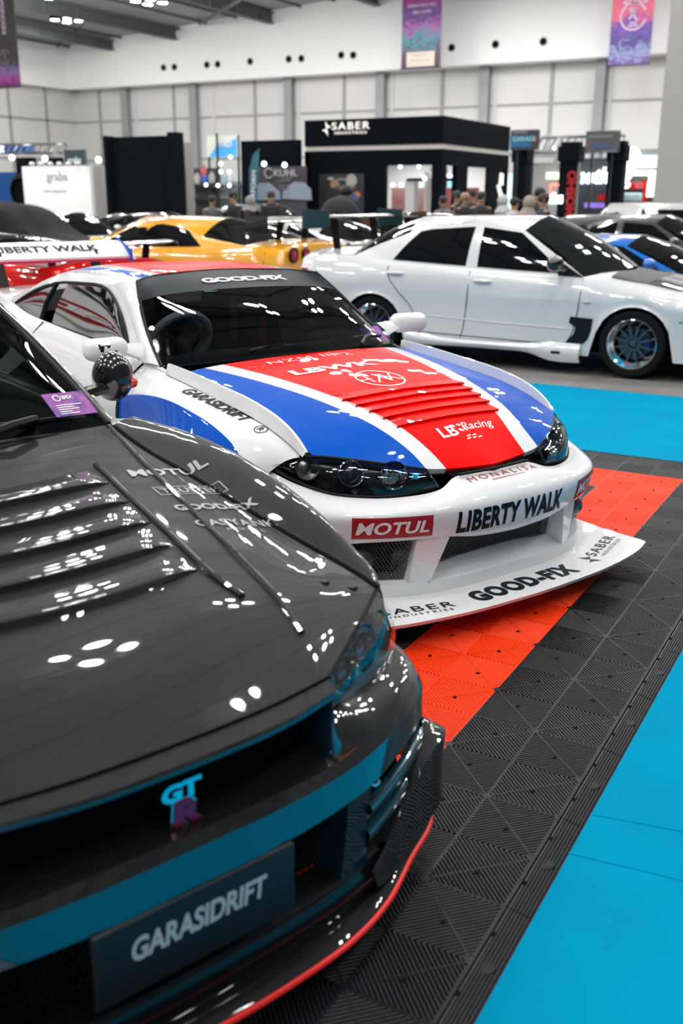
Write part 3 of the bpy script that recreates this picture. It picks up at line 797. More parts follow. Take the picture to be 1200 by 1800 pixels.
# recess backs + wire mesh
bk = MB()
bk.patch([[(-.15,0,.33), (-.165,.33,.34)], [(-.165,0,.19), (-.18,.345,.18)]], VOID, 1, 2, mir=True)
bk.patch([[(-.24,.40,.34), (-.36,.70,.33)], [(-.25,.43,.15), (-.37,.70,.14)]], VOID, 1, 2, mir=True)
bk.build('duct_backing', S)
def wire(quad, nx, ny, r, mname, parent, m):
    """diamond mesh on a quad a(top in) b(top out) c(bottom out) d(bottom in)"""
    a, b, c, d = [Vector(p) for p in quad]; mb = MB()
    def pt(u, v): return a.lerp(b, u).lerp(d.lerp(c, u), v)
    for i in range(-ny, nx):
        for sgn in (1, -1):
            # line from (i/nx,0) to ((i+ny)/nx,1), clipped
            u0, v0, u1, v1 = i/nx, 0., (i+ny)/nx, 1.
            if u0 < 0: v0 = -u0/(u1-u0); u0 = 0.
            if u1 > 1: v1 = v0 + (1-u0)/(u1-u0)*(v1-v0); u1 = 1.
            if u1-u0 < 1e-3: continue
            if sgn < 0: v0, v1 = 1-v0, 1-v1
            mb.tube([pt(u0, v0), pt(u1, v1)], r, m, 4, cap=False)
    return mb.build(mname, parent, weld=0)
wire([(-.10,-.318,.333), (-.10,.318,.333), (-.135,.335,.19), (-.135,-.335,.19)], 46, 9, .0022, 'mouth_mesh', buo, MESHM)
for sg in (1, -1):
    wire([(-.11,.435*sg,.336), (-.262,.69*sg,.322), (-.285,.69*sg,.16), (-.135,.455*sg,.16)], 20, 9, .0020, 'duct_mesh', buo, MESHM)
    fl = MB(); fl.ell((-.235, .575*sg, .245), (.05, .075, .055), mat('fog_cover', (.035, .036, .038), .35, coat=.5), 12, 18, rz=-.5*sg); fl.build('fog_lamp_cover', S)
# --- splitter
spo = [(.168,0), (.164,.15), (.146,.40), (.088,.68), (.040,.795)]
sp = MB(); zt, zb = .103, .088
fl_ = curve([(x, -y, 0) for x, y in spo[::-1]] + [(x, y, 0) for x, y in spo[1:]], 6)
tip = [(.028, .808), (.005, .812), (-.20, .80), (-.42, .82), (-.57, .83)]
bk_ = [Vector((-.57, -.83, 0)), Vector((-.42, -.82, 0)), Vector((-.20, -.80, 0)), Vector((.005, -.812, 0)), Vector((.028, -.808, 0))]
loop = bk_ + fl_ + [Vector((x, y, 0)) for x, y in tip]
n = len(loop)
topv = [Vector((p.x, p.y, zt)) for p in loop]; botv = [Vector((p.x-.006 if p.x > 0 else p.x, p.y, zb)) for p in loop]
sp.add(topv + botv, [tuple(range(n)), tuple(range(n, 2*n))[::-1]] + [(i, (i+1) % n, n+(i+1) % n, n+i) for i in range(n)], WHITE, False)
spo_ = sp.build('front_splitter', S, angle=30)
# --- mirrors
for sg in (-1, 1):
    a = MB(); a.rbox((-1.735, sg*.905, .886), (.115, .215, .104), WHITE, .048, rz=sg*-.18, n=6)
    a.v = [Vector((v.x*(1 if v.x > -1.735 else 1), v.y, v.z)) for v in a.v]
    mo = a.build('door_mirror', S)
    a = MB(); a.patch([[(-1.75, sg*.83, .905), (-1.76, sg*.70, .895)], [(-1.70, sg*.82, .868), (-1.70, sg*.74, .832)], [(-1.77, sg*.83, .845), (-1.83, sg*.735, .83)]], WHITE, 3, 3); a.build('mirror_stalk', mo)
    if sg < 0:
        lg = polys2d([[(-1.2, 1.), (-.95, 1.), (-.9, .8), (.55, .8), (.5, .1), (1.6, .1), (.2, -.75), (-.75, -.75), (-.65, 0), (-1.05, .0), (-1.0, .3), (-1.15, .35)]], .062)
        ab = a.bvh() if False else None
        e = MB(); e.rbox((-1.735, sg*.905, .886), (.115, .215, .104), WHITE, .048, rz=sg*-.18, n=6); ebv = e.bvh()
        decal('mirror_badge', lg, BLACKV, (-1.66, -.915, .888), (.10, 1, 0), (-.12, 0, 1), mo, ebv, lift=.001, maxlen=.012)
        decal('mirror_badge_letter', text_shape('M', bold=.05, sx=1.3, shear=.15, h=.036), WHITEV, (-1.66, -.918, .890), (.10, 1, 0), (-.12, 0, 1), mo, ebv, lift=.002, maxlen=.012)
# --- wheels
for x in (-.88, -3.42):
    for sg in (-1, 1): wheel(S, (x, sg*(.775 if x > -2 else .79), .300), .300, .24, sg, rim_m=ALU, spoke_m=GUN, mesh=False, n=6)
# --- wipers
wp = MB()
wp.tube([(-1.46, -.30, .862), (-1.50, -.05, .878), (-1.52, .22, .884)], .007, SATINB, 6); wp.tube([(-1.415, .02, .858), (-1.45, -.12, .872), (-1.50, -.05, .884)], .009, SATINB, 6)
wp.build('wiper', S); wp = MB()
wp.tube([(-1.47, .18, .860), (-1.53, .40, .866), (-1.60, .60, .850)], .007, SATINB, 6); wp.tube([(-1.43, .34, .846), (-1.50, .42, .866), (-1.56, .50, .866)], .009, SATINB, 6)
wp.build('wiper', S)
# --- interior
ind = mat('cabin_black', (.012, .012, .014), .7)
it = MB()
it.patch([[(-1.56,0,.80), (-1.60,.40,.795), (-1.70,.66,.78)], [(-1.85,0,.815), (-1.87,.40,.81), (-1.90,.66,.79)], [(-1.98,0,.74), (-1.98,.40,.74), (-2.0,.66,.72)], [(-2.0,0,.45), (-2.0,.4,.45), (-2.0,.66,.45)]], ind, 3, 4, mir=True)
it.box((-2.6, 0, .36), (2.4, 1.40, .08), ind); it.box((-3.35, 0, .62), (.06, 1.3, .55), ind)
it.build('dashboard_and_floor', S)
for sg in (-1, 1):
    s_ = MB(); s_.rbox((-2.36, sg*.37, .52), (.50, .50, .16), ind, .05); s_.rbox((-2.66, sg*.37, .78), (.16, .48, .56), ind, .06); s_.rbox((-2.72, sg*.37, 1.03), (.10, .24, .14), ind, .04)
    so = s_.build('bucket_seat', S)
    
    for dy in (.10, -.10): s_ = MB(); s_.box((-2.565, sg*.37+dy, .86), (.012, .05, .30), mat('orange_belt', (.75, .10, .02), .6)); s_.build('harness_belt', so)
sw = MB()
cc = Vector((-2.03, -.37, .845)); ax = Vector((-.88, 0, .48)).normalized(); x_ = Vector((0, 1, 0)); y_ = ax.cross(x_)
sw.tube([cc + x_*.168*math.cos(2*PI*k/40) + y_*.168*math.sin(2*PI*k/40) for k in range(40)], .02, mat('wheel_wrap', (.55, .56, .56), .4), 8, closed=True)
for k in range(3):
    an = PI/2 + 2*PI*k/3; sw.tube([cc - ax*.02, cc + x_*.16*math.cos(an) + y_*.16*math.sin(an)], .012, ind, 6)
for k in range(72):
    an = 2*PI*k/72; sw.tube([cc + x_*.185*math.cos(an) + y_*.185*math.sin(an), cc + x_*.125*math.cos(an) + y_*.125*math.sin(an) + ax*.012], .0035, mat('wheel_wrap'), 4, cap=False)
sw.ell(cc - ax*.03, (.05, .05, .05), ind, 8, 12); sw.build('steering_wheel', S)
rc = MB(); rc.tube([(-2.55, -.56, .45), (-2.55, -.55, 1.06), (-2.55, .55, 1.06), (-2.55, .56, .45)], .02, GUN, 8); rc.tube([(-2.55, -.5, 1.05), (-2.6, .5, .5)], .018, GUN, 8); rc.build('roll_cage', S)
mi = MB(); mi.rbox((-2.10, .02, 1.085), (.03, .22, .06), ind, .012); mi.build('inside_mirror', S)
decal('lettering', text_shape('REC', h=.028, bold=.01), mat('faded_teal_vinyl', (.01, .10, .12), .5), (-1.99, -.21, 1.06), (0, 1, 0), (-.36, 0, .12), wso, wbv, lift=.004)
# --- stickers and lettering
def plate(name, w_, h, m, sh, m2, o, xd, yd, parent, bv, lift=.0022):
    p = decal(name, rect2d(w_, h), m, o, xd, yd, parent, bv, lift=lift, maxlen=.02)
    decal('lettering', sh, m2, o, xd, yd, p, bv, lift=lift+.0012, maxlen=.02)
for sg in (-1, 1):
    plate('oil_sponsor_sticker', .305, .083, REDV, text_shape('MOTUL', bold=.028, sx=1.22, shear=.20, h=.05, space=1.02), WHITEV, (-.02, sg*.578, .393), (-sg*.0-.50*sg*1.0, 1, 0) if sg > 0 else (.50, 1, 0), (-.02, 0, 1), buo, bubv)
decal('lettering', text_shape('LIBERTY WALK', bold=.042, sx=.70, h=.088, space=1.07), BLACKV, (.1, -.012, .392), (0, 1, 0), (-.03, 0, 1), buo, bubv)
mono = text_shape('MONALISA', bold=-.005, sx=1.35, h=.030, space=1.45)
decal('lettering', join2d(mono, ([Vector((-.09, -.032)), Vector((.10, -.028)), Vector((.10, -.0255)), Vector((-.09, -.0275))], [(0, 1, 2, 3)])), REDV, (-.06, .02, .60), (0, 1, 0), (-1, 0, .45), buo, bubv, maxlen=.012)
decal('lettering', text_shape('GOOD-FIX', bold=.060, sx=.83, h=.100, space=1.16), BLACKV, (.062, .005, zt), (0, 1, 0), (-1, 0, 0), spo_, None).location.z = .0018
decal('lettering', SABER(.088), BLACKV, (-.020, .568, zt), (-.42, 1, 0), (-1, -.42, 0), spo_, None).location.z = .0018
decal('lettering', SABER(.088), BLACKV, (.018, -.555, zt), (.30, 1, 0), (-1, .30, 0), spo_, None).location.z = .0018
lb = join2d(move2d(text_shape('LB', bold=.024, sx=1.1, h=.058, space=1.05), -.108, -.003), move2d(text_shape('Racing', bold=.004, sx=1.05, shear=.35, h=.058), .062, .004))
decal('lettering', lb, WHITEV, (-.262, .030, .9), (0, 1, 0), (-1, 0, .25), hoodo, hb)
dash = join2d(*[move2d(bar2d((0, 0), (.022, .004), .006), dx, dy) for dx, dy in ((-.03, .008), (0, .008), (-.04, -.006), (-.008, -.006), (.022, -.006))])
decal('lettering', dash, WHITEV, (-.205, .02, .9), (0, 1, 0), (-1, 0, .25), hoodo, hb)
logo = join2d(ring2d(.108, .116, 48), bar2d((-.112, .0), (-.05, .0), .008), bar2d((-.06, -.045), (-.06, .045), .009), bar2d((-.045, -.055), (.03, .05), .009), bar2d((.03, .05), (.03, -.05), .009), bar2d((.03, -.05), (-.005, .06), .009), bar2d((.0, .055), (.10, -.05), .009), bar2d((.03, -.05), (.09, .06), .009))
decal('emblem', logo, WHITEV, (-.795, -.0, 1.1), (0, 1, 0), (-1, 0, .2), hoodo, hb)
decal('lettering', text_shape('LBWK', bold=.035, sx=1.7, h=.075, space=1.0), WHITEV, (-1.03, -.08, 1.2), (0, 1, 0), (-1, 0, .15), hoodo, hb)
decal('lettering', text_shape('NZM IIP2', bold=-.012, sx=1.5, h=.05, space=1.1), WHITEV, (-1.24, -.07, 1.2), (0, 1, 0), (-1, 0, .15), hoodo, hb)
gd = join2d(text_shape('GARASIDRIFT', bold=.032, sx=1.05, shear=.15, h=.060, space=.96), move2d(join2d(ring2d(.024, .028, 24), text_shape('R', bold=.01, h=.030)), .335, -.012))
decal('lettering', gd, BLACKV, (-1.02, -.835, 1.1), (1, .02, 0), (0, 1, .2), feno, fb, ray=(0, .25, -1))
rp = MB(); rp.v = []
decal('red_corner_sticker', polys2d([[(0, 1), (1, .2), (1, -.5), (.3, .1)]], .11)if False else ([Vector((-.055, .045)), Vector((.05, -.01)), Vector((.06, -.06)), Vector((-.01, -.02))], [(0, 1, 2, 3)]), REDV, (-.47, -1.0, .47), (1, .25, 0), (0, .1, 1), buo, bubv)
# show permit card behind the windshield
def permit(parent, o, xd, yd, w_, h):
    p = decal('show_permit_card', rect2d(w_, h), noise_col(mat('permit_print', (.2, .1, .4), .5), (.05, .03, .30), (.45, .08, .35), 26.) if 'permit_print' not in MATS else MATS['permit_print'], o, xd, yd, parent, thick=.002)
    n = Vector(xd).cross(Vector(yd)).normalized()
    sh = join2d(move2d(ring2d(h*.10, h*.14, 16), -w_*.22, h*.26), move2d(text_shape('IMX', bold=.02, h=h*.16), w_*.04, h*.27), *[move2d(rect2d(w_*l, h*.035), -w_*.36+w_*l/2, -h*(.05+.09*k)) for k, l in enumerate((.62, .4, .5, .3, .45))])
    decal('lettering', sh, WHITEV, Vector(o) + n*.004, xd, yd, p)
permit(wso, (-1.625, .575, .852), (-.22, .9, -.02), (-.62, 0, .52), .17, .115)

# rear wing with lettering
w_ = MB(); pr = [(-.5, .010), (-.2, .026), (.15, .016), (.5, -.010), (.15, -.018), (-.2, -.010), (-.5, .004)]
xw, zw, hwz, ch = -4.74, 1.170, .61, .215
w_.patch([[(xw-ch*a_*-1, y, zw+h_*1.1+.45*ch*-a_) for a_, h_ in pr] for y in [hwz*(-1+i/4) for i in range(9)]], WHITE, 1, 2, lu=True)
wvb = w_.bvh(); wo_ = w_.build('rear_wing', S)
a = MB(); a.patch([[(xw+ch*.48, y, zw-.050) for y in (-hwz, 0, hwz)], [(xw+ch*.50, y, zw-.078) for y in (-hwz, 0, hwz)], [(xw+ch*.3, y, zw-.078) for y in (-hwz, 0, hwz)]], mat('pink_red_edge', (.60, .02, .10), .35), 1, 4, lu=True); a.build('wing_edge', wo_)
for s in (1, -1):
    a = MB(); a.slab([(xw-ch*.62, s*hwz, zw-.07), (xw+ch*.62, s*hwz, zw-.09), (xw+ch*.55, s*hwz, zw+.0), (xw-ch*.66, s*hwz, zw+.085)], (0, s*.012, 0), BLUE); a.build('wing_endplate', wo_)
    a = MB(); a.hexa([(xw-.02, s*.36-.008, .93), (xw+.18, s*.36-.008, .93), (xw+.18, s*.36+.008, .93), (xw-.02, s*.36+.008, .93), (xw-.06, s*.36-.008, zw), (xw+.06, s*.36-.008, zw), (xw+.06, s*.36+.008, zw), (xw-.06, s*.36+.008, zw)], SATINB); a.build('wing_stand', wo_)
decal('lettering', text_shape('LIBERTY WALK', bold=.03, sx=1.25, h=.070, space=1.0), BLACKV, (xw+.012+.135, 0, zw+.3), (0, 1, 0), (-1, 0, .45), wo_, wvb)
# ------------------------------------------------------------------ dark carbon coupe (front left)
TEALREFL = mat('dark_teal_reflection', (.004, .055, .085), .16, metal=.35, coat=1., coat_ior=1.9)  # teal carpet reflection painted into the gloss black bumper colour
HOODC = carbon_mat('hood_carbon_weave', (.016, .017, .018), (.007, .0075, .008), 260., coat_ior=1.75, rough=.40)
G = thing('sports_car', 'dark carbon bonnet coupe with louvres, teal sheen bumper and red edged lip', 'car', (-.1855, -.6786, 0), math.radians(-21))
H = [
 [(.010,0,.660), (.000,.20,.658), (-.030,.368,.655), (-.12,.495,.662), (-.215,.625,.670), (-.30,.735,.667)],
 [(-.10,0,.702), (-.115,.21,.701), (-.145,.392,.699), (-.20,.52,.690), (-.275,.635,.686), (-.345,.735,.676)],
 [(-.26,0,.741), (-.27,.26,.740), (-.285,.425,.731), (-.325,.54,.718), (-.38,.645,.703), (-.44,.725,.695)],
 [(-.45,0,.772), (-.46,.325,.766), (-.47,.462,.754), (-.50,.56,.742), (-.54,.645,.727), (-.58,.705,.722)],
 [(-.72,0,.803), (-.73,.375,.795), (-.74,.515,.782), (-.75,.59,.774), (-.77,.645,.765), (-.79,.685,.762)],
 [(-1.02,0,.834), (-1.02,.425,.824), (-1.03,.570,.812), (-1.035,.615,.808), (-1.04,.645,.804), (-1.05,.672,.802)],
 [(-1.25,0,.857), (-1.25,.47,.846), (-1.25,.612,.836), (-1.255,.635,.833), (-1.26,.65,.831), (-1.26,.665,.829)],
 [(-1.42,0,.885), (-1.445,.47,.876), (-1.46,.648,.868), (-1.465,.655,.867), (-1.47,.660,.866), (-1.47,.668,.865)]]
hd = MB()
hd.patch([r[:3] for r in H], HOODC, 8, 8, mir=True)
hd.patch([r[2:] for r in H], HOODC, 8, 5, mir=True)
e0 = [Vector(p) for p in H[0][:3]]
hd.patch([e0, [p + Vector((-.004, 0, -.012)) for p in e0]], HOODC, 1, 8, mir=True)
hbg = hd.bvh(); gh = hd.build('hood', G, angle=60)
def hzg(x, y):
    h = hbg.ray_cast(Vector((x, y, 1.3)), Vector((0, 0, -1))); return h[0].z if h[0] else .7
# crease ridge, louvre slats and trough edges
cr = MB()
for sg in (1, -1):
    pts = [Vector((p[2][0]-.0, p[2][1]*sg, p[2][2]+.002)) for p in H[1:]]
    cr.tube(curve(pts, 8), .008, HOODC, 8)
cr.sides('hood_crease', gh)
for sg in (1, -1):
    gp = MB(); pts = [Vector((r[5][0], r[5][1]*sg, r[5][2]+.001)) for r in H]
    gp.tube(curve(pts, 8), .0045, VOID, 6); gp.tube([p+Vector((0, .009*sg, .001)) for p in curve(pts, 8)], .004, CARBON, 6); gp.build('hood_gap', gh)
sl = MB(); n = 24
for k, (x, wy) in enumerate(((-1.015, .416), (-.87, .397), (-.725, .378), (-.585, .357), (-.445, .335))):
    t0, t1, t2, b = [], [], [], []
    for i in range(n+1):
        s = 2*i/n-1; y = wy*s; bow = .05*(1-s*s)
        xx = x + bow
        t0.append(Vector((xx-.115, y, hzg(xx-.115, y)+.0005))); t1.append(Vector((xx-.008, y, hzg(xx, y)+.016*(1-s**8)+.002)))
        t2.append(Vector((xx, y, hzg(xx, y)+.013*(1-s**8)+.002))); b.append(Vector((xx+.003, y, hzg(xx, y)-.002)))
    sl.patch([t0, t1, t2], HOODC, 2, 1, lu=True, lv=True); sl.patch([t2, b], HOODC, 1, 1, lu=True, lv=True)
so = sl.build('hood_louver', gh, angle=50)
te = MB()
for sg in (1, -1):
    pts = [(-1.16, .452, 0), (-1.06, .438, 0), (-.92, .416, 0), (-.78, .397, 0), (-.64, .379, 0), (-.50, .358, 0), (-.40, .348, 0), (-.30, .352, 0)]
    pp = [Vector((x, y*sg, hzg(x, y*sg)+.002)) for x, y, _ in pts]
    te.tube(curve(pp, 6), .009, HOODC, 8)
te.sides('louver_frame', gh)
# fenders
FB = [(-.30,.735,.667), (-.345,.740,.676), (-.44,.729,.695), (-.58,.709,.722), (-.79,.689,.762), (-1.05,.676,.802), (-1.26,.669,.829), (-1.48,.672,.865)]
FC = [(-.315,.760,.655), (-.37,.785,.680), (-.46,.797,.708), (-.59,.806,.752), (-.80,.820,.800), (-1.03,.832,.838), (-1.28,.828,.856), (-1.55,.80,.862)]
FD = [(-.325,.785,.60), (-.40,.825,.63), (-.50,.845,.665), (-.62,.856,.715), (-.82,.870,.765), (-1.05,.880,.790), (-1.30,.878,.79), (-1.58,.865,.78)]
FE = [(-.33,.79,.52), (-.42,.835,.52), (-.55,.87,.56), (-.68,.89,.66), (-.85,.895,.69), (-1.08,.895,.64), (-1.28,.89,.58), (-1.60,.875,.56)]
FF = [(-.34,.79,.40), (-.43,.835,.40), (-.52,.87,.42), (-.68,.885,.63), (-.86,.89,.665), (-1.06,.888,.61), (-1.22,.885,.40), (-1.60,.87,.30)]
fm = MB()
for sg in (1, -1):
    Q = [[(x, y*sg, z) for x, y, z in r] for r in (FB, FC, FD, FE, FF)]
    fm.patch(Q, CARBON, 5, 6)
fgb = fm.bvh(); hf = MB(); hf.v = hd.v + fm.v; hf.f = hd.f + [tuple(i+len(hd.v) for i in q) for q in fm.f]; hfb = hf.bvh(); fg = fm.sides('front_fender', G)
for x in (-.875, -3.53):
    for sg in (-1, 1): wheel(G, (x, sg*.765, .315), .315, .25, sg, spoke_m=GUN, mesh=False, n=6)
wl = MB()
for sg in (1, -1): wl.box((-.88, sg*.50, .34), (.6, .52, .5), VOID)
wl.sides('wheel_well', G)
# headlights
for sg in (1, -1):
    T = [Vector((x, y*sg, z)) for x, y, z in ((-.034,.374,.646), (-.125,.500,.655), (-.22,.632,.662), (-.312,.748,.655))]
    Bm = [Vector((x, y*sg, z)) for x, y, z in ((-.052,.395,.556), (-.115,.520,.530), (-.19,.66,.512), (-.268,.765,.500))]
    M_ = [(p+q)/2 + Vector((.022, .010*sg, .006)) for p, q in zip(T, Bm)]
    bk = Vector((-.065, -.03*sg, .0))
    hm = MB(); chd = mat('chrome_teal_reflection', (.42, .88, .98), .3, metal=.1)  # chrome shell tinted with the reflection of the teal carpet
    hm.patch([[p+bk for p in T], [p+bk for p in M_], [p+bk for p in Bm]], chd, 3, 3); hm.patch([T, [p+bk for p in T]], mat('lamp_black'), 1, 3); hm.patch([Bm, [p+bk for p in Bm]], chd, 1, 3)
    hm.patch([[T[0], T[0]+bk], [Bm[0], Bm[0]+bk]], mat('lamp_black'), 1, 1); hm.patch([[T[-1], T[-1]+bk], [Bm[-1], Bm[-1]+bk]], mat('lamp_black'), 1, 1)
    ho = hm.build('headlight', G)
    ax = Vector((.93, .33*sg, .12)).normalized(); Rm = Vector((0, 0, 1)).rotation_difference(ax).to_matrix()
    mc = curve(M_, 6)
    for nm, u, r in (('projector_lamp', .24, .040), ('high_beam_reflector', .52, .046), ('turn_reflector', .80, .036)):
        c = mc[int(u*(len(mc)-1))] + bk*.6 + Vector((0, 0, .008))
        b_ = MB(); b_.lathe([(r*1.15, .02), (r, .0), (r*.7, -.02), (r*.55, -.022), (r*.5, .012), (0, .026)], CHROME, (0, 0, 0), 'z', 24, ms=[CHROME, CHROME, CHROME, mat('lamp_black'), mat('lamp_eye')])
        b_.v = [c + Rm @ v for v in b_.v]; b_.build(nm, ho, weld=0)
    le = MB(); le.patch([T, M_, Bm], mat('teal_lens_cover', (.10, .42, .52), .04, coat=1., coat_ior=1.8) if False else LENS, 5, 5); le.build('lens', ho)
    tr = MB(); tr.tube(curve(T, 6), .006, SATINB, 6); tr.build('seal', ho)
    am = MB(); am.patch([[T[-1]+Vector((.004, .004*sg, -.004)), T[-1]+Vector((-.02, .012*sg, -.01))], [Bm[-1]+Vector((.004, .004*sg, .03)), Bm[-1]+Vector((-.02, .012*sg, .03))]], mat('amber_marker', (.75, .03, .01), .15, coat=1.), 2, 2); am.build('side_marker', ho)
# nose lip, upper grille, bumper bar
nz = MB()
L0 = [(.012,0,.654), (.002,.20,.652), (-.028,.372,.649)]
L1 = [(.052,0,.645), (.042,.20,.643), (.004,.362,.640)]
L2 = [(.055,0,.634), (.045,.20,.633), (.007,.358,.630)]
L3 = [(-.03,0,.625), (-.04,.20,.623), (-.07,.35,.620)]
nz.patch([L0, L1], HOODC, 3, 6, mir=True); nz.patch([L1, L2], HOODC, 2, 6, mir=True)
nz.patch([L2, [(x-.002, y, z-.006) for x, y, z in L2]], TEALREFL, 1, 6, mir=True); nz.patch([[(x-.002, y, z-.006) for x, y, z in L2], L3], TEALREFL, 1, 6, mir=True)
nz.build('nose_lip', G)
gr = MB(); gr.patch([L3, [(-.05,0,.48), (-.06,.20,.478), (-.09,.355,.474)]], VOID, 2, 4, mir=True)
gr.build('upper_grille', G)
eb = MB(); eb.patch([[(-.15,0,.62), (-.21,.36,.62), (-.34,.55,.62), (-.46,.76,.60)], [(-.15,0,.12), (-.21,.36,.12), (-.34,.55,.12), (-.46,.76,.12)]], VOID, 2, 4, mir=True); eb.build('engine_bay_backing', G)
K0 = [(-.05,0,.500), (-.06,.20,.498), (-.085,.352,.493)]
K1 = [(.045,0,.498), (.038,.20,.495), (.018,.354,.490)]
bp = MB()
bp.patch([K0, K1], HOODC, 2, 6, mir=True)
# shoulder below the headlight
SH0 = [(-.075,.352,.545), (-.062,.397,.560), (-.123,.522,.534), (-.198,.662,.516), (-.276,.766,.506), (-.33,.79,.51)]
SH1 = [(.018,.354,.490), (-.005,.44,.494), (-.050,.55,.488), (-.110,.665,.482), (-.185,.765,.478), (-.33,.838,.468)]
SHm = [(-.02,.353,.515), (-.022,.420,.526), (-.078,.535,.516), (-.145,.665,.506), (-.225,.774,.496), (-.335,.825,.488)]
bp.patch([SH0, SHm, SH1], HOODC, 4, 6, mir=True)
K1b = K1 + SH1[1:]
K2 = [(.062,0,.478), (.056,.20,.475), (.034,.356,.470), (.012,.445,.470), (-.034,.556,.466), (-.096,.672,.460), (-.172,.772,.455), (-.33,.852,.445)]
K3 = [(.066,0,.405), (.060,.20,.402), (.036,.356,.398), (.012,.450,.396), (-.036,.560,.394), (-.098,.676,.390), (-.174,.778,.385), (-.33,.858,.375)]
bp.patch([K1b, K2], HOODC, 3, 6, mir=True); bp.patch([K2, K3], TEALREFL, 2, 6, mir=True)
K3i = [(-.03,0,.40), (-.03,.2,.398), (-.045,.356,.394), (-.07,.45,.392), (-.11,.55,.39), (-.16,.66,.386), (-.23,.74,.38), (-.34,.80,.37)]
bp.patch([K3, K3i], TEALREFL, 1, 6, mir=True)
# pillars each side of the mouth, duct surround, lower lip
J0 = [(.034,.370,.398), (.012,.450,.396)]; J1 = [(.020,.375,.30), (-.005,.452,.30)]; J2 = [(.010,.370,.200), (-.01,.46,.195)]
bp.patch([J0, J1, J2], TEALREFL, 3, 3, mir=True); bp.patch([[J0[0], (-.06,.36,.395)], [J1[0], (-.07,.365,.30)], [J2[0], (-.08,.36,.20)]], TEALREFL, 3, 1, mir=True); bp.patch([[J0[1], (-.08,.45,.392)], [J1[1], (-.09,.45,.30)], [J2[1], (-.10,.46,.195)]], TEALREFL, 3, 1, mir=True)
bp.patch([[(-.07, .345, .625), (.004, .357, .632), (-.040, .384, .645)], [(-.08, .348, .56), (-.004, .36, .56), (-.055, .394, .565)], [(-.085, .352, .488), (.006, .357, .490), (-.018, .41, .505)]], TEALREFL, 4, 4, mir=True)
# middle slat in the side duct
for z, d in ((.335, .0), (.268, .006)):
    q = [(.005-d,.455,z), (-.04-d,.56,z-.002), (-.102-d,.678,z-.004), (-.178-d,.78,z-.008), (-.33,.858,z-.012)]
    bp.patch([[(x-.02, y, z_+.010) for x, y, z_ in q], [(x+.004, y, z_+.004) for x, y, z_ in q], [(x+.004, y, z_-.014) for x, y, z_ in q], [(x-.03, y, z_-.02) for x, y, z_ in q]], TEALREFL, 2, 5, mir=True)
bp.patch([[(-.178,.778,.39), (-.25,.825,.385), (-.33,.858,.375)], [(-.175,.782,.29), (-.25,.830,.285), (-.33,.862,.28)], [(-.168,.780,.17), (-.25,.825,.165), (-.33,.855,.16)]], TEALREFL, 3, 3, mir=True)
N0 = [(-.05,0,.215), (-.05,.2,.213), (-.06,.37,.205), (-.09,.48,.20), (-.13,.58,.195), (-.18,.69,.19), (-.26,.78,.18)]
N1 = [(.035,0,.205), (.03,.2,.203), (.012,.37,.200), (-.015,.47,.195), (-.055,.58,.19), (-.115,.69,.185), (-.19,.785,.175)]
N2 = [(.045,0,.165), (.040,.2,.163), (.022,.37,.160), (-.005,.475,.155), (-.045,.585,.15), (-.105,.70,.145), (-.18,.795,.14)]
N3 = [(.030,0,.108), (.025,.2,.108), (.008,.37,.108), (-.02,.475,.105), (-.06,.585,.102), (-.12,.70,.10), (-.20,.795,.10)]
bp.patch([N0, N1, N2, N3], CARBOND, 3, 5, mir=True)
gbb = bp.bvh(); gbo = bp.build('front_bumper', G, angle=32)
mo = MB(); mo.patch([[(-.045,0,.40), (-.06,.37,.395)], [(-.06,0,.21), (-.07,.37,.20)]], VOID, 1, 2, mir=True); mo.patch([[(-.075,.45,.395), (-.24,.75,.38)], [(-.095,.45,.19), (-.25,.77,.17)]], VOID, 1, 2, mir=True); mo.build('mouth_backing', G)
wire([(-.035,-.36,.395), (-.035,.36,.395), (-.05,.36,.205), (-.05,-.36,.205)], 40, 8, .0018, 'mouth_mesh', gbo, mat('black_mesh', (.012, .013, .014), .4, metal=.5))
for sg in (1, -1):
    for (u, zz) in ((.30, .30), (.62, .295), (.85, .29)):
        dn = MB(); x = -.02-.19*u; y = .47+.30*u; dn.ell((x-.03, y*sg, zz), (.018, .018, .018), CHROME, 8, 12); dn.build('bolt', gbo)
# lip with red edge
lipc = [(.078,0), (.078,.165), (.060,.36), (.020,.49), (-.060,.637), (-.142,.783), (-.21,.83)]
pl = curve([(x, -y, 0) for x, y in lipc[::-1]] + [(x, y, 0) for x, y in lipc[1:]], 8)
lp = MB()
def lvl(dx, z): return [Vector((p.x+dx, p.y*(1+dx*.0), z)) for p in pl]
inner = [Vector((p.x-.14, p.y*.93, .12)) for p in pl]
lp.patch([inner, lvl(-.035, .112), lvl(-.004, .100)], CARBOND, 2, 1, lv=True); lp.patch([lvl(-.004, .100), lvl(0, .097)], CARBOND, 1, 1, lv=True)
lp.patch([lvl(-.004, .082), [Vector((p.x-.14, p.y*.93, .08)) for p in pl]], CARBOND, 1, 1, lv=True)
lpo = lp.build('front_lip', G)
rl = MB(); rl.tube([Vector((p.x+.001, p.y, .090)) for p in pl], .0075, mat('red_edge_trim', (.85, .012, .010), .4), 8); o_ = rl.build('lip_edge_trim', lpo); o_['label'] = 'red edge trim'
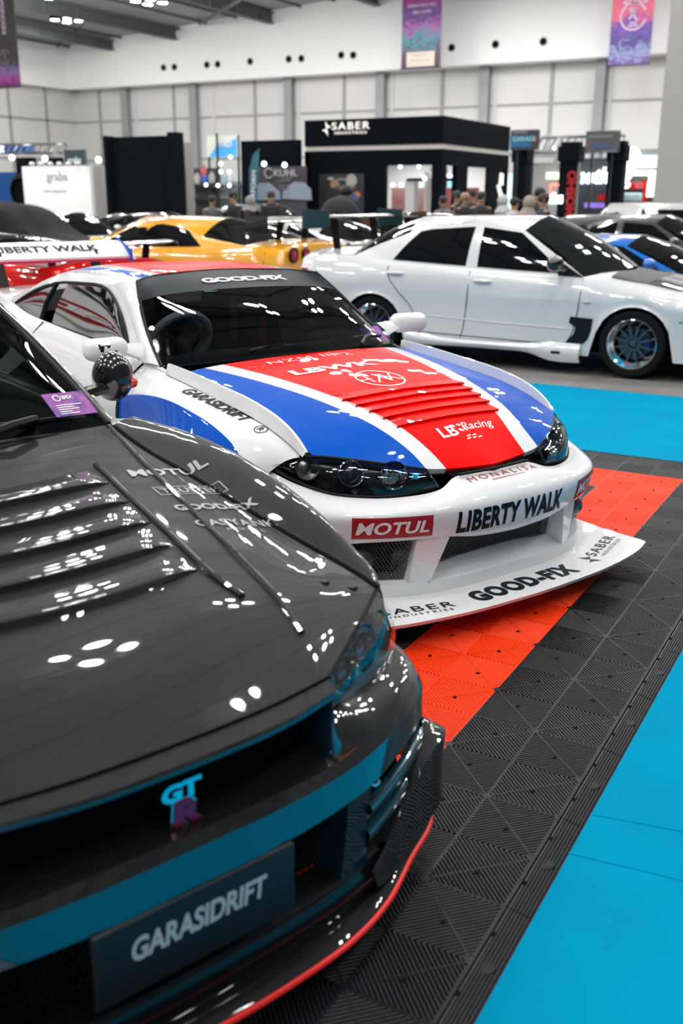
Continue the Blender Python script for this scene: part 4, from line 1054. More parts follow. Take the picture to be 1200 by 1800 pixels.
# winglets at the bumper corners
for sg in (1, -1):
    cn = MB()
    top = [(.020,.455,.185), (-.015,.535,.215), (-.065,.640,.262), (-.115,.755,.300), (-.150,.835,.312), (-.19,.862,.300)]
    bot = [(.018,.470,.140), (-.020,.560,.118), (-.075,.670,.110), (-.125,.770,.110), (-.155,.838,.128), (-.195,.865,.15)]
    t_ = [Vector((x, y*sg, z)) for x, y, z in top]; b_ = [Vector((x, y*sg, z)) for x, y, z in bot]
    m_ = [(p+q)/2 + Vector((-.004, .0, 0)) for p, q in zip(t_, b_)]
    cn.patch([t_, m_, b_], CARBON, 3, 5)
    cn.patch([[p+Vector((-.006, -.002*sg, 0)) for p in t_], [p+Vector((-.006, -.002*sg, 0)) for p in m_], [p+Vector((-.006, -.002*sg, 0)) for p in b_]], CARBON, 3, 5)
    cn.patch([t_, [p+Vector((-.006, -.002*sg, 0)) for p in t_]], CARBON, 1, 5); cn.patch([b_, [p+Vector((-.006, -.002*sg, 0)) for p in b_]], CARBON, 1, 5)
    shelf = [Vector((x, y*sg, z)) for x, y, z in ((-.05, .50, .19), (-.085, .575, .235), (-.13, .67, .285), (-.17, .745, .325), (-.21, .80, .345))]
    cn.patch([t_[1:], shelf], CARBON, 3, 4)
    cn.build('bumper_winglet', G)
# number plate holder with lettering
pt = MB(); pt.rbox((.062, .002, .326), (.016, .415, .150), mat('plate_black', (.006, .009, .012), .5), .006); pto = pt.build('number_plate', G)
decal('lettering', text_shape('GARASIDRIFT', bold=.034, sx=.76, shear=.15, h=.047, space=.98), mat('pale_vinyl', (.55, .60, .60), .4), (.0715, .003, .342), (0, 1, 0), (0, 0, 1), pto)
# badge in the grille
bg = MB()
em = thing
badge = decal('grille_badge', move2d(join2d(move2d(text_shape('GT', bold=.05, sx=1.35, shear=.1, h=.034), .004, .022)), 0, 0), CHROME, (.012, 0, .548), (0, 1, 0), (-.05, 0, 1), G, thick=.008)
b2 = decal('badge_letter', move2d(text_shape('R', bold=.06, sx=1.45, shear=.1, h=.046), .012, -.022), mat('badge_red', (.40, .03, .10), .2, metal=.6), (.0125, 0, .548), (0, 1, 0), (-.05, 0, 1), badge, thick=.008)
b3 = decal('badge_outline', move2d(text_shape('R', bold=.11, sx=1.35, shear=.1, h=.054), .012, -.022), CHROME, (.010, 0, .548), (0, 1, 0), (-.05, 0, 1), badge, thick=.006)
# cabin
WLg = [(-1.39,0,.895), (-1.42,.30,.888), (-1.455,.52,.878), (-1.50,.668,.868)]
WTg = [(-2.20,0,1.285), (-2.19,.28,1.275), (-2.17,.45,1.262), (-2.13,.545,1.235)]
Wm1 = [(-1.66,0,1.035), (-1.68,.30,1.027), (-1.71,.51,1.012), (-1.74,.640,.990)]
Wm2 = [(-1.93,0,1.165), (-1.94,.29,1.155), (-1.945,.48,1.14), (-1.95,.598,1.112)]
wg = MB(); wg.patch([WLg, Wm1, Wm2, WTg], glass_mat('dark_windshield_glass', (.30, .42, .42)), 6, 5, mir=True); wgb = wg.bvh(); wgo = wg.build('windshield', G)
sd = [WLg[-1], Wm1[-1], Wm2[-1], WTg[-1]]
PG = [(-1.60,.708,.868), (-1.80,.680,.985), (-2.01,.640,1.105), (-2.23,.590,1.225)]
pg = MB(); se = MB()
for sg in (1, -1):
    a = [(x, y*sg, z) for x, y, z in sd]; b = [(x, y*sg, z) for x, y, z in PG]
    pg.patch([a, [((p[0]+q[0])/2+.012, (p[1]+q[1])/2+.012*sg, (p[2]+q[2])/2+.008) for p, q in zip(a, b)], b], BLACKP, 3, 6)
    se.tube(curve(a, 6), .010, SATINB, 6)
se.patch([[(x+.01, y, z-.006) for x, y, z in WLg], [(x-.10, y*.985, z+.042) for x, y, z in WLg]], SATINB, 2, 5, mir=True)
se.build('windshield_seal', wgo); pg.sides('windshield_pillar', G)
rg_ = MB()
rg_.patch([WTg, [(-2.6,0,1.305), (-2.6,.3,1.298), (-2.6,.48,1.28), (-2.6,.565,1.25)], [(-3.1,0,1.285), (-3.1,.3,1.278), (-3.1,.48,1.26), (-3.12,.57,1.22)]], BLACKP, 4, 5, mir=True)
rg_.patch([[(-3.1,0,1.285), (-3.1,.3,1.278), (-3.12,.57,1.22)], [(-3.65,0,1.03), (-3.65,.4,1.02), (-3.65,.66,.97)], [(-4.35,0,1.0), (-4.35,.4,.99), (-4.3,.72,.94)], [(-4.48,0,.60), (-4.46,.55,.6), (-4.35,.80,.6)], [(-4.45,0,.25), (-4.43,.55,.25), (-4.33,.8,.25)]], CARBON, 4, 4, mir=True)
rg_.build('roof_and_tail', G)
# sides: pale doors with a red lettered band, glass above
SIL = mat('white_door_paint', (.80, .82, .83), .25, coat=1.)
d0 = [(-1.48,.672,.865), (-1.60,.708,.868), (-2.2,.735,.885), (-2.9,.735,.90), (-3.6,.70,.945), (-4.3,.72,.94)]
d1 = [(-1.55,.80,.862), (-1.64,.80,.83), (-2.2,.81,.83), (-2.9,.81,.84), (-3.6,.83,.86), (-4.32,.78,.85)]
d2 = [(-1.58,.865,.78), (-1.66,.862,.74), (-2.2,.868,.74), (-2.9,.875,.74), (-3.5,.91,.74), (-4.34,.81,.72)]
d3 = [(-1.60,.87,.30), (-1.68,.865,.28), (-2.2,.868,.28), (-2.9,.875,.28), (-3.5,.91,.60), (-4.34,.80,.40)]
dm = MB()
for sg in (1, -1): dm.patch([[(x, y*sg, z) for x, y, z in r] for r in (d0, d1, d2, d3)], SIL, 4, 5)
dmb = dm.bvh(); dmo = dm.sides('door_and_quarter_panel', G)
dmo = [o for o in G.children if o.name.startswith('door_and_quarter')][0]
bd = decal('red_door_band', rect2d(1.3, .17), REDV, (-2.35, 1.2, .60), (-1, 0, 0), (0, 0, 1), dmo, dmb)
decal('lettering', text_shape('GARASIDRIFT', bold=.045, sx=1.1, shear=.15, h=.09, space=.86), WHITEV, (-2.35, 1.2, .60), (-1, 0, 0), (0, 0, 1), dmo, dmb, lift=.005)
sg_ = MB()
for sg in (1, -1):
    sg_.patch([[(-1.72,.712*sg,.875), (-2.5,.738*sg,.892), (-3.35,.722*sg,.925)], [(-1.98,.655*sg,1.08), (-2.5,.655*sg,1.10), (-3.30,.68*sg,1.05)], [(-2.26,.59*sg,1.215), (-2.6,.572*sg,1.245), (-3.10,.578*sg,1.21)]], DGLASS, 4, 5)
sg_.sides('side_window', G)
for sg in (1, -1):
    a = MB(); a.ell((-1.88, sg*.885, .945), (.075, .072, .088), BLACKP, 16, 22)
    mo_ = a.build('door_mirror', G); a = MB(); a.patch([[(-1.80, sg*.70, .93), (-1.86, sg*.82, .93)], [(-1.78, sg*.72, .885), (-1.84, sg*.83, .90)]], BLACKP, 2, 2); a.tube([(-1.82, sg*.71, .90), (-1.85, sg*.85, .915)], .022, BLACKP, 8); a.build('mirror_stalk', mo_)
    a = MB(); a.ell((-1.845, sg*.935, .925), (.04, .022, .022), mat('mirror_indicator', (.6, .03, .02), .15, coat=1.), 8, 12); a.build('indicator_lamp', mo_)
w2 = MB()
w2.tube([(-1.40, -.05, .912), (-1.44, .22, .925), (-1.50, .50, .905), (-1.53, .60, .893)], .009, SATINB, 6); w2.tube([(-1.39, .20, .905), (-1.42, .33, .925), (-1.47, .42, .922)], .013, SATINB, 6)
w2.build('wiper', G); w2 = MB()
w2.tube([(-1.40, -.60, .90), (-1.43, -.3, .922), (-1.45, -.05, .926)], .009, SATINB, 6)
w2.build('wiper', G)
ig = MB(); ig.patch([[(-1.46,0,.85), (-1.50,.40,.845), (-1.56,.64,.835)], [(-1.80,0,.875), (-1.82,.40,.87), (-1.85,.64,.85)], [(-1.95,0,.78), (-1.95,.40,.78), (-1.97,.64,.77)], [(-1.97,0,.5), (-1.97,.4,.5), (-1.97,.64,.5)]], mat('cabin_black'), 3, 4, mir=True)
ig.box((-2.6, 0, .40), (2.2, 1.36, .08), mat('cabin_black')); ig.build('dashboard_and_floor', G)
for sg in (1, -1):
    s_ = MB(); s_.rbox((-2.40, sg*.37, .58), (.50, .50, .16), mat('seat_grey', (.25, .24, .22), .7), .05); s_.rbox((-2.68, sg*.37, .84), (.16, .50, .54), mat('seat_grey'), .06); s_.rbox((-2.74, sg*.37, 1.10), (.10, .26, .14), mat('seat_grey'), .04); s_.build('bucket_seat', G)
permit(wgo, (-1.485, .535, .950), (-.16, .94, -.05), (-.62, 0, .42), .145, .10)
# sponsor lettering along the bonnet side
for tx, x, y, h, sx in (('MOTUL', -1.02, .615, .056, .95), ('TRUSTER', -.872, .600, .036, .85), ('GOOD-FIX', -.745, .600, .040, .92), ('CASYANK', -.635, .590, .040, .92)):
    q = text_shape(tx, bold=.032 if tx in ('MOTUL', 'GOOD-FIX') else .012, sx=sx, shear=.12 if tx == 'MOTUL' else 0, h=h)
    if tx == 'TRUSTER': q = join2d(q, bar2d((-.10, .028), (.10, .028), .003), bar2d((-.10, -.028), (.10, -.028), .003), bar2d((-.10, -.028), (-.10, .028), .003), bar2d((.10, -.028), (.10, .028), .003))
    decal('lettering', q, GREYV, (x, y, 1.2), (.10, 1, 0), (-1, .10, .1), gh, hfb)
decal('lettering', text_shape('HOTEL', h=.014, sx=1.4, space=1.4, bold=.0), GREYV, (-.588, .588, 1.2), (.10, 1, 0), (-1, .10, .1), gh, hfb)
# bonnet pins
for x, y in ((-.33, .60), (-.30, .66)):
    b_ = MB(); b_.lathe([(0, .004), (.012, .003), (.014, -.002)], SATINB, (x, y, hzg(x, y)+.001), 'z', 14); b_.build('bonnet_pin', G)
# ------------------------------------------------------------------ saloons and coupes of the other stands
def lerp_tab(tab, x):
    """tab: list of (x, values...) with x falling; smooth interpolation"""
    if x >= tab[0][0]: return tab[0][1:]
    if x <= tab[-1][0]: return tab[-1][1:]
    for a, b in zip(tab[:-1], tab[1:]):
        if a[0] >= x >= b[0]:
            t = (a[0]-x)/(a[0]-b[0]); t = t*t*(3-2*t)*.5 + t*.5
            return tuple(p+(q-p)*t for p, q in zip(a[1:], b[1:]))
def build_car(root, tab, cab, paint, wheels, R=.31, ra=.36, hood_m=None, deck_m=None, roof_m=None, sill_m=None, rim=None, spoke=None, glass=None, near=None, hood_end=None):
    """tab rows: x, z centre line, z shoulder, half width shoulder, z waist, half width waist, z sill, half width sill  (x falls from nose to tail)
    cab: dict with wb (windscreen base x), wt, rt (roof rear), rb (rear glass base), zr roof height, wr roof half width, posts [(x at belt, x at roof, material)...]"""
    glass = glass or DGLASS
    x0, x1 = tab[0][0], tab[-1][0]; N = 76
    body = MB(); rows = []
    for i in range(N+1):
        x = x0+(x1-x0)*i/N
        zc, zs, ws_, zm, wm, zl, wl_ = lerp_tab(tab, x)
        for xw in wheels:
            dx = abs(x-xw)
            if dx < ra: zl = max(zl, R+math.sqrt(ra*ra-dx*dx)-.015)
        zm = max(zm, zl+.03); zs = max(zs, zm+.02)
        wl2 = wl_ if zl < R else wm+.012
        rows.append([(x, 0, zc), (x, ws_*.55, zc-(zc-zs)*.18), (x, ws_*.90, zs+(zc-zs)*.30), (x, ws_, zs), (x, wm+.004, zm+(zs-zm)*.35), (x, wm, zm), (x, wl2, zl)])
    k0 = 0
    nh = [i for i in range(N+1) if x0+(x1-x0)*i/N < cab['wb']-.02][0]; nd = [i for i in range(N+1) if x0+(x1-x0)*i/N < cab['rb']+.02][0]
    body.patch(rows, paint, 1, 2, lu=True, mir=True)
    for r in (rows[0], rows[-1]):
        p = [Vector(q) for q in curve(r, 3)]
        cen = Vector((p[0].x + (.03 if r is rows[0] else -.03), 0, (p[0].z+p[-1].z)/2))
        c2 = [Vector((cen.x, q.y*.8, cen.z+(q.z-cen.z)*.75)) for q in p]
        body.patch([p, c2, [Vector((cen.x, 0, q.z*.5+cen.z*.5)) for q in p]], paint, 1, 1, mir=True, lu=True, lv=True)
    bvh = body.bvh(); bo = body.build('body', root, angle=50)
    def top(x, y):
        h = bvh.ray_cast(Vector((x, y, 3)), Vector((0, 0, -1))); return h[0].z if h[0] else 1.
    def skin(x, z, s):
        h = bvh.ray_cast(Vector((x, s*3, z)), Vector((0, -s, 0))); return h[0].y if h[0] else s*.85
    if hood_m:
        hm = MB(); hx = [rows[0][0][0]-.10 - (rows[0][0][0]-.10-cab['wb']-.04)*i/14 for i in range(15)]
        hm.patch([[(x, y, top(x, y)+.006) for y in [ (lerp_tab(tab, x)[2]*.86)*j/8 for j in range(-8, 9)]] for x in hx], hood_m, 1, 1, lu=True, lv=True); hm.build('hood', root)
    # cabin
    wb, wt, rt, rb, zr, wr = (cab[k] for k in ('wb', 'wt', 'rt', 'rb', 'zr', 'wr'))
    def belt(x):
        v = lerp_tab(tab, x); return (v[2]-.035, v[1]+.012)
    def roofedge(x):
        u = (x-wt)/(rt-wt); dz = (.050 if u > .5 else cab.get('fd', .05))*(2*u-1)**2 + (.03 if u > .5 else 0)*(2*u-1)**2
        return (wr, zr-.075-dz)
    posts = cab['posts']
    for s in (1, -1):
        low, mid, hi, rail = [], [], [], []
        for xb, xr in posts:
            wbt, zb = belt(xb); we, ze = roofedge(xr)
            if xb <= rb or xb >= wb: pass
            a = Vector((xb, wbt*s, zb)); b = Vector((xr, we*s, ze))
            low.append(a); hi.append(b); mid.append((a+b)/2 + Vector((0, .022*s, .01)))
        sd_ = MB(); cm = cab['mats']
        names = {}
        # painted shell of the cabin side first, glass panes standing a little proud of it
        sd_.patch([low, mid, hi], cab.get('pm', paint), 3, 3)
        sd_.build('cabin_side', root)
        for k in range(len(low)-1):
            if cm[k] != 'g': continue
            gm = MB(); e = Vector((0, .004*s, 0))
            def edge(j, t):
                c = curve([low[j], mid[j], hi[j]], 8); f_ = t*16; i_ = min(int(f_), 15); return c[i_].lerp(c[i_+1], f_-i_)
            q = [[edge(k, t)+e, edge(k+1, t)+e] for t in (.05, .28, .5, .72, .90)]
            # follow the curvature between posts
            q = [[a, (a+b)/2+Vector((0, .004*s, .0)), b] for a, b in q]
            gm.patch(q, glass, 2, 3); gm.build('side_window', root)
    a0, a1 = posts[0]; d0, d1 = posts[-1]
    def frontrow(xb, zb, w_, bow, rise): return [(xb+bow*(1-(j/4)**2)-.0, w_*j/4, zb+rise*(1-(j/4)**2)) for j in range(5)]
    wbt, zb = belt(a0); we, ze = roofedge(a1)
    W0 = frontrow(a0, zb, wbt, cab.get('bow', .22), top(wb, 0)-zb+.01 if True else 0); W2 = frontrow(a1, ze, we, .07, zr-ze-.012)
    W1 = [((p[0]+q[0])/2+.03, (p[1]+q[1])/2+.01*(j/4), (p[2]+q[2])/2+.025) for j, (p, q) in enumerate(zip(W0, W2))]
    wm_ = MB(); wm_.patch([W0, W1, W2], cab.get('wsm', glass), 4, 3, mir=True); wm_.build('windshield', root)
    wbt, zb = belt(d0); we, ze = roofedge(d1)
    R0 = frontrow(d1, ze, we, -.06, zr-ze-.03); R2 = frontrow(d0, zb, wbt, -.14, top(rb-.1, 0)-zb+.005)
    R1 = [((p[0]+q[0])/2-.02, (p[1]+q[1])/2, (p[2]+q[2])/2+.03) for p, q in zip(R0, R2)]
    rm_ = MB(); rm_.patch([R0, R1, R2], glass, 4, 3, mir=True)
    rm_.build('rear_window', root)
    rf_ = MB(); xs_ = [p[1] for p in posts]
    rows_ = [W2]
    for i in range(1, 6):
        x = a1+(d1-a1)*i/6; we, ze = roofedge(x); crown = zr-ze-(.012 if i < 3 else .012+.006*(i-3))
        rows_.append([(x, we*j/4, ze+crown*(1-(j/4)**2.6)) for j in range(5)])
    rows_.append(R0)
    rf_.patch(rows_, roof_m or paint, 2, 3, mir=True); rf_.build('roof', root)
    for i, xw in enumerate(wheels):
        wm = lerp_tab(tab, xw)[4]
        for s in (-1, 1): wheel(root, (xw, s*(wm-.11), R), R, .23, s, rim_m=ALU, spoke_m=spoke or GUN, lip=rim or ALU, mesh=(near == 'evo'), n=12 if near == 'evo' else 5)
    for xw in wheels:
        we_ = MB()
        for s in (-1, 1): we_.box((xw, s*(lerp_tab(tab, xw)[4]-.36), R+.09), (ra*1.9, .42, .42), VOID)
        we_.sides('wheel_well', root)
    un = MB(); un.box(((wheels[0]+wheels[1])/2, 0, .22), (abs(wheels[0]-wheels[1])*.72, 1.3, .1), VOID); un.build('underbody', root)
    return bo, bvh, top, skin
def gtwing(parent, x, z, hw, chord, sy, zb, m, end=True, endm=None, name='rear_wing', mm=None):
    w_ = MB(); pr = [(-.5, .012), (-.3, .03), (0, .026), (.3, .012), (.5, -.002), (.3, -.012), (0, -.006), (-.3, .004), (-.5, .008)]
    rows = [[(x-chord*a, y, z+h*1.2+chord*.10*a) for a, h in pr] for y in [hw*(-1+2*i/8) for i in range(9)]]
    w_.patch(rows, m, 1, 2, lu=True); o = w_.build(name, parent)
    for s in (-1, 1):
        a = MB(); a.hexa([(x-chord*.06, s*sy-.012, zb), (x+chord*.22, s*sy-.012, zb), (x+chord*.22, s*sy+.012, zb), (x-chord*.06, s*sy+.012, zb), (x-chord*.25, s*sy-.012, z+.01), (x+chord*.05, s*sy-.012, z+.01), (x+chord*.05, s*sy+.012, z+.01), (x-chord*.25, s*sy+.012, z+.01)], SATINB)
        a.build('wing_stand', o)
        if end:
            a = MB(); a.slab([(x-chord*.62, s*hw, z-.11), (x+chord*.6, s*hw, z-.09), (x+chord*.55, s*hw, z+.07), (x-chord*.62, s*hw, z+.09)], (0, s*.01, 0), endm or m); a.build('wing_endplate', o)
    return o
def mirrors(root, x, y, z, m, d=(.07, .10, .065)):
    for s in (-1, 1):
        a = MB(); a.ell((x, s*y, z), d, m, 12, 16); a.tube([(x+.04, s*(y-.16), z-.03), (x, s*y, z-.02)], .02, m, 6); a.build('door_mirror', root)

# --- white four door saloon
EV = thing('saloon_car', 'white four door saloon with black rear wing and chrome lipped mesh wheels, on bare concrete', 'car', (-1.35, 8.19, 0), 0)
EVP = mat('saloon_white_paint', (.74, .75, .75), .22, coat=1.)
tabE = [  # x, zc, zs, ws, zm, wm, zl, wl
 (.90, .56, .53, .58, .46, .62, .17, .60), (.84, .66, .60, .70, .48, .75, .16, .74), (.65, .735, .68, .76, .52, .83, .155, .83), (.36, .80, .745, .785, .56, .872, .16, .87),
 (0, .865, .80, .80, .60, .885, .16, .87), (-.40, .925, .845, .815, .60, .880, .165, .875), (-.9, .95, .862, .825, .58, .872, .165, .880), (-1.5, .96, .885, .83, .58, .870, .165, .885), (-2.1, .98, .910, .835, .60, .872, .17, .885),
 (-2.45, 1.0, .930, .825, .62, .885, .17, .88), (-2.75, 1.045, .960, .80, .64, .885, .18, .875), (-3.05, 1.06, .965, .775, .64, .865, .20, .85), (-3.36, 1.05, .955, .74, .62, .825, .22, .80), (-3.55, 1.03, .93, .70, .58, .76, .24, .72)]
cabE = dict(fd=.085, wb=-.32, wt=-1.10, rt=-2.25, rb=-2.85, zr=1.40, wr=.575, bow=.26,
 posts=[(-.50, -1.16), (-.66, -1.235), (-1.545, -1.560), (-1.665, -1.645), (-2.30, -2.08), (-2.46, -2.20), (-2.92, -2.36)], mats=['p', 'g', 'p', 'g', 'g', 'p'],
 wsm=mat('saloon_windshield', (.010, .013, .014), .04, spec=.6))
RIMC = mat('polished_lip', (.80, .84, .86), .10, metal=1.)
ebo, ebv, etop, eskin = build_car(EV, tabE, cabE, EVP, (0, -2.625), R=.300, ra=.345, hood_m=CARBON, rim=RIMC, spoke=mat('dark_mesh_spoke', (.13, .15, .16), .3, metal=.85), near='evo')
def seam(root, pts, s, skinf, m=None, r=.005, name='door_gap'):
    a = MB(); q = []
    for x, z in pts: q.append(Vector((x, skinf(x, z, s)+s*.0005, z)))
    a.tube(curve(q, 4), r, m or mat('panel_gap', (.05, .05, .05), .8), 5); return a.build(name, root)
for s in (-1, 1):
    seam(EV, [(-.50, .85), (-.50, .70), (-.52, .52), (-.555, .36), (-.62, .25)], s, eskin)
    seam(EV, [(-1.60, .88), (-1.60, .70), (-1.615, .50), (-1.64, .30), (-1.66, .25)], s, eskin)
    seam(EV, [(-2.47, .90), (-2.45, .80), (-2.34, .66), (-2.21, .53), (-2.14, .40), (-2.10, .27)], s, eskin)
    seam(EV, [(-.62, .25), (-1.2, .262), (-1.9, .275), (-2.12, .28)], s, eskin)
    seam(EV, [(.50, .50), (.42, .52), (.39, .51)], s, eskin)
    seam(EV, [(-.58, .40), (-1.1, .41), (-1.6, .425), (-2.1, .445)], s, eskin, EVP, .006, 'door_crease')
    for x, z in ((-1.45, .795), (-2.38, .835)):
        a = MB(); y = eskin(x, z, s); a.ell((x, y+s*.012, z), (.10, .018, .016), EVP, 8, 14); a.build('door_handle', EV)
    # deep side skirt with a kick-up at the front and a slot
    a = MB(); X = [(-.46, .27, .10), (-.75, .27, .105), (-.95, .245, .16), (-1.3, .235, .175), (-1.8, .24, .165), (-2.1, .27, .16), (-2.24, .30, .165)]
    t_ = [Vector((x, s*.888, zt)) for x, zt, zb in X]; mm_ = [Vector((x, s*.925, (zt*.55+zb*.45))) for x, zt, zb in X]; b_ = [Vector((x, s*.905, zb)) for x, zt, zb in X]; in_ = [Vector((x, s*.80, zb+.01)) for x, zt, zb in X]
    a.patch([t_, mm_, b_], EVP, 3, 3); a.patch([b_, in_], EVP, 1, 3)
    ko = a.build('side_skirt', EV)
    a = MB(); a.box((-.68, s*.924, .185), (.085, .012, .022), VOID); a.build('skirt_slot', ko)
    # dark vent behind the front wheel
    a = MB(); P4 = [(-.365, .505), (-.575, .515), (-.585, .46), (-.52, .42), (-.535, .36), (-.60, .275), (-.44, .275), (-.40, .32), (-.375, .40)]
    a.slab([(x, eskin(x, max(z, .3), s)+s*.002, z) for x, z in P4], (0, s*.006, 0), SATINB); a.build('fender_vent', EV)
    a = MB(); a.ell((-.43, eskin(-.43, .65, s), .65), (.045, .012, .014), mat('marker_amber', (.55, .50, .45), .2), 8, 12); a.build('side_marker', EV)
    # headlight
    a = MB(); hp = [(.86, .60), (.72, .66), (.52, .665), (.47, .64), (.60, .53), (.80, .50)]
    a.slab([(x, eskin(x, z, s)+s*.004, z) for x, z in hp], (.01, s*.012, 0), mat('saloon_lamp', (.30, .33, .35), .08, metal=.8, coat=1.)); a.build('headlight', EV)
    # tail lamp
    a = MB(); a.slab([(-3.44, eskin(-3.44, .80, s)+s*.003, .84), (-3.53, eskin(-3.52, .80, s)+s*.003, .84), (-3.55, s*.74, .72), (-3.44, eskin(-3.44, .72, s)+s*.003, .70)], (0, s*.01, 0), mat('tail_lamp_red', (.35, .01, .01), .12, coat=1.)); a.build('tail_lamp', EV)
    # black mirror triangle + mirror
    a = MB(); a.ell((-.72, s*.98, .985), (.075, .11, .075), BLACKP, 12, 18); a.tube([(-.66, s*.82, .93), (-.72, s*.95, .96)], .03, BLACKP, 8); a.build('door_mirror', EV)
    a = MB(); wq, zq = .795, .88; a.slab([(-.50, s*.803, .862), (-.74, s*.806, .872), (-.74, s*.768, 1.0)], (0, s*.008, 0), SATINB); a.build('mirror_patch', EV)
# black window surround
gb = MB()
gb.build if False else None
a = MB(); a.patch([[(.86, 0, .18), (.86, .62, .18)], [(.98, 0, .14), (.94, .66, .14)], [(.98, 0, .10), (.94, .66, .10)], [(.5, 0, .10), (.5, .84, .10)]], CARBON, 2, 3, mir=True)
a.patch([[(.94, .66, .14), (.5, .89, .145)], [(.94, .66, .10), (.5, .86, .10)]], CARBON, 1, 3, mir=True); a.build('front_lip', EV)
a = MB(); a.box((.885, 0, .36), (.06, .95, .20), VOID); a.build('front_grille', EV)
gtwing(EV, -3.30, 1.345, .84, .27, .44, 1.03, BLACKP, endm=mat('wing_glossy_plate', (.02, .06, .07), .1, coat=1.))
permit(EV, (-.52, .20-.55, 1.02), (-.2, .98, 0), (-.62, 0, .45), .17, .11)

# --- yellow coupe
Y = thing('sports_car', 'yellow fastback coupe with round red tail lamps and black wing, seen from behind', 'car', (-9.35, 9.13, 0), PI)
YEL = mat('yellow_paint', (.78, .36, .012), .25, coat=1.)
tabY = [(.95, .55, .52, .55, .42, .65, .16, .62), (.80, .66, .62, .75, .48, .86, .14, .86), (.4, .78, .74, .82, .55, .93, .14, .93), (0, .86, .80, .82, .60, .95, .15, .93), (-.5, .92, .86, .82, .58, .93, .15, .92), (-1.2, .95, .90, .83, .56, .90, .15, .92), (-2.0, .99, .93, .85, .58, .91, .15, .93), (-2.5, 1.02, .95, .86, .62, .95, .15, .95), (-2.9, 1.06, .97, .86, .66, .965, .17, .95), (-3.3, 1.06, .985, .83, .66, .93, .20, .90), (-3.6, 1.03, .96, .79, .64, .88, .24, .84), (-3.69, 1.0, .93, .77, .60, .86, .26, .80)]
cabY = dict(wb=-.55, wt=-1.25, rt=-2.1, rb=-3.12, zr=1.325, wr=.56, posts=[(-.62, -1.22), (-.78, -1.30), (-1.80, -1.75), (-2.10, -1.92), (-2.52, -2.12), (-3.15, -2.32)], mats=['p', 'g', 'g', 'g', 'p'])
yb, ybv, ytop, yskin = build_car(Y, tabY, cabY, YEL, (0, -2.78), R=.345, ra=.39, spoke=GUN)
def lampring(root, x, y, z, r, name='tail_lamp'):
    a = MB(); a.lathe([(r*1.12, -.01), (r*1.1, .012), (r*.9, .016), (r*.85, .004), (r*.55, .004), (r*.5, .010), (0, .012)], SATINB, (x, y, z), 'x', 24, sgn=-1, ms=[SATINB, SATINB, SATINB, mat('ring_red', (.55, .012, .01), .15, coat=1.), SATINB, mat('ring_red'), mat('ring_red')]); return a.build(name, root)
for s in (1, -1):
    lampring(Y, -3.725, s*.66, .90, .082); lampring(Y, -3.735, s*.41, .90, .068)
a = MB(); a.rbox((-3.74, 0, .66), (.03, .46, .15), SATINB, .01); a.build('number_plate', Y)
a = MB(); a.box((-3.70, 0, .34), (.10, 1.3, .16), VOID); a.build('rear_diffuser', Y)
gtwing(Y, -3.30, 1.255, .80, .26, .30, 1.05, CARBON)
mirrors(Y, -.95, .96, 1.0, YEL)
seam(Y, [(-2.05, .92), (-2.1, .7), (-2.0, .4), (-1.95, .22)], 1, yskin); seam(Y, [(-.62, .88), (-.62, .6), (-.62, .3)], 1, yskin); seam(Y, [(-3.44, .93), (-3.45, .75), (-3.42, .5)], 1, yskin)

# generic tables
tabC = [(.90, .55, .52, .55, .42, .62, .17, .60), (.78, .66, .61, .72, .48, .78, .15, .78), (.4, .78, .73, .78, .54, .86, .15, .86), (0, .85, .79, .79, .58, .885, .15, .87), (-.5, .91, .84, .80, .56, .87, .15, .87), (-1.3, .94, .88, .81, .56, .86, .15, .87), (-2.1, .97, .91, .82, .58, .875, .15, .88), (-2.6, 1.0, .94, .82, .62, .89, .15, .88), (-3.0, 1.02, .95, .79, .62, .87, .18, .86), (-3.4, 1.0, .93, .74, .58, .82, .22, .80), (-3.5, .98, .91, .70, .55, .76, .25, .74)]
def tabz(k, dz=0., wk=1.): return [(r[0], r[1]*k+dz, r[2]*k+dz, r[3]*wk, r[4]*k, r[5]*wk, r[6], r[7]*wk) for r in tabC]
def cabc(zr, wt=-1.15, rt=-2.05, rb=-2.9, wb=-.45, wr=.56): return dict(wb=wb, wt=wt, rt=rt, rb=rb, zr=zr, wr=wr, posts=[(wb-.08, wt+.02), (wb-.26, wt-.08), (-1.62, -1.62), (-1.72, -1.70), (rb+.45, rt+.02), (rb-.04, rt-.22)], mats=['p', 'g', 'p', 'g', 'p'])
def plain(name, label, pos, rz, paint, tab, cab, **k):
    t = thing(name, label, 'car', (*pos, 0), rz)
    r = build_car(t, tab, cab, paint, (0, -2.55), R=.30, ra=.35, **k)
    mirrors(t, cab['wb']-.42, .93, cab.get('zm', .98), k.get('mm', paint))
    for s in (-1, 1):
        sk = r[3]
        a = MB(); a.slab([(x, sk(x, z, s)+s*.003, z) for x, z in ((.74, .62), (.45, .66), (.42, .60), (.70, .50))], (.01, s*.012, 0), mat('saloon_lamp')); a.build('headlight', t)
        a = MB(); a.slab([(-3.30, sk(-3.3, .80, s)+s*.003, .84), (-3.48, s*.70, .83), (-3.50, s*.70, .70), (-3.30, sk(-3.3, .72, s)+s*.003, .70)], (0, s*.012, 0), mat('tail_lamp_red')); a.build('tail_lamp', t)
    return t, r
BLUP = mat('bright_blue_paint', (.005, .14, .55), .25, coat=1.); DGRY = mat('dark_grey_paint', (.045, .048, .050), .25, coat=1.); SILV = mat('silver_paint', (.42, .42, .40), .25, metal=.3, coat=1.); WSL = mat('white_silver_paint', (.55, .56, .56), .25, coat=1.); BLK = mat('gloss_black_paint', (.010, .011, .012), .15, coat=1.)
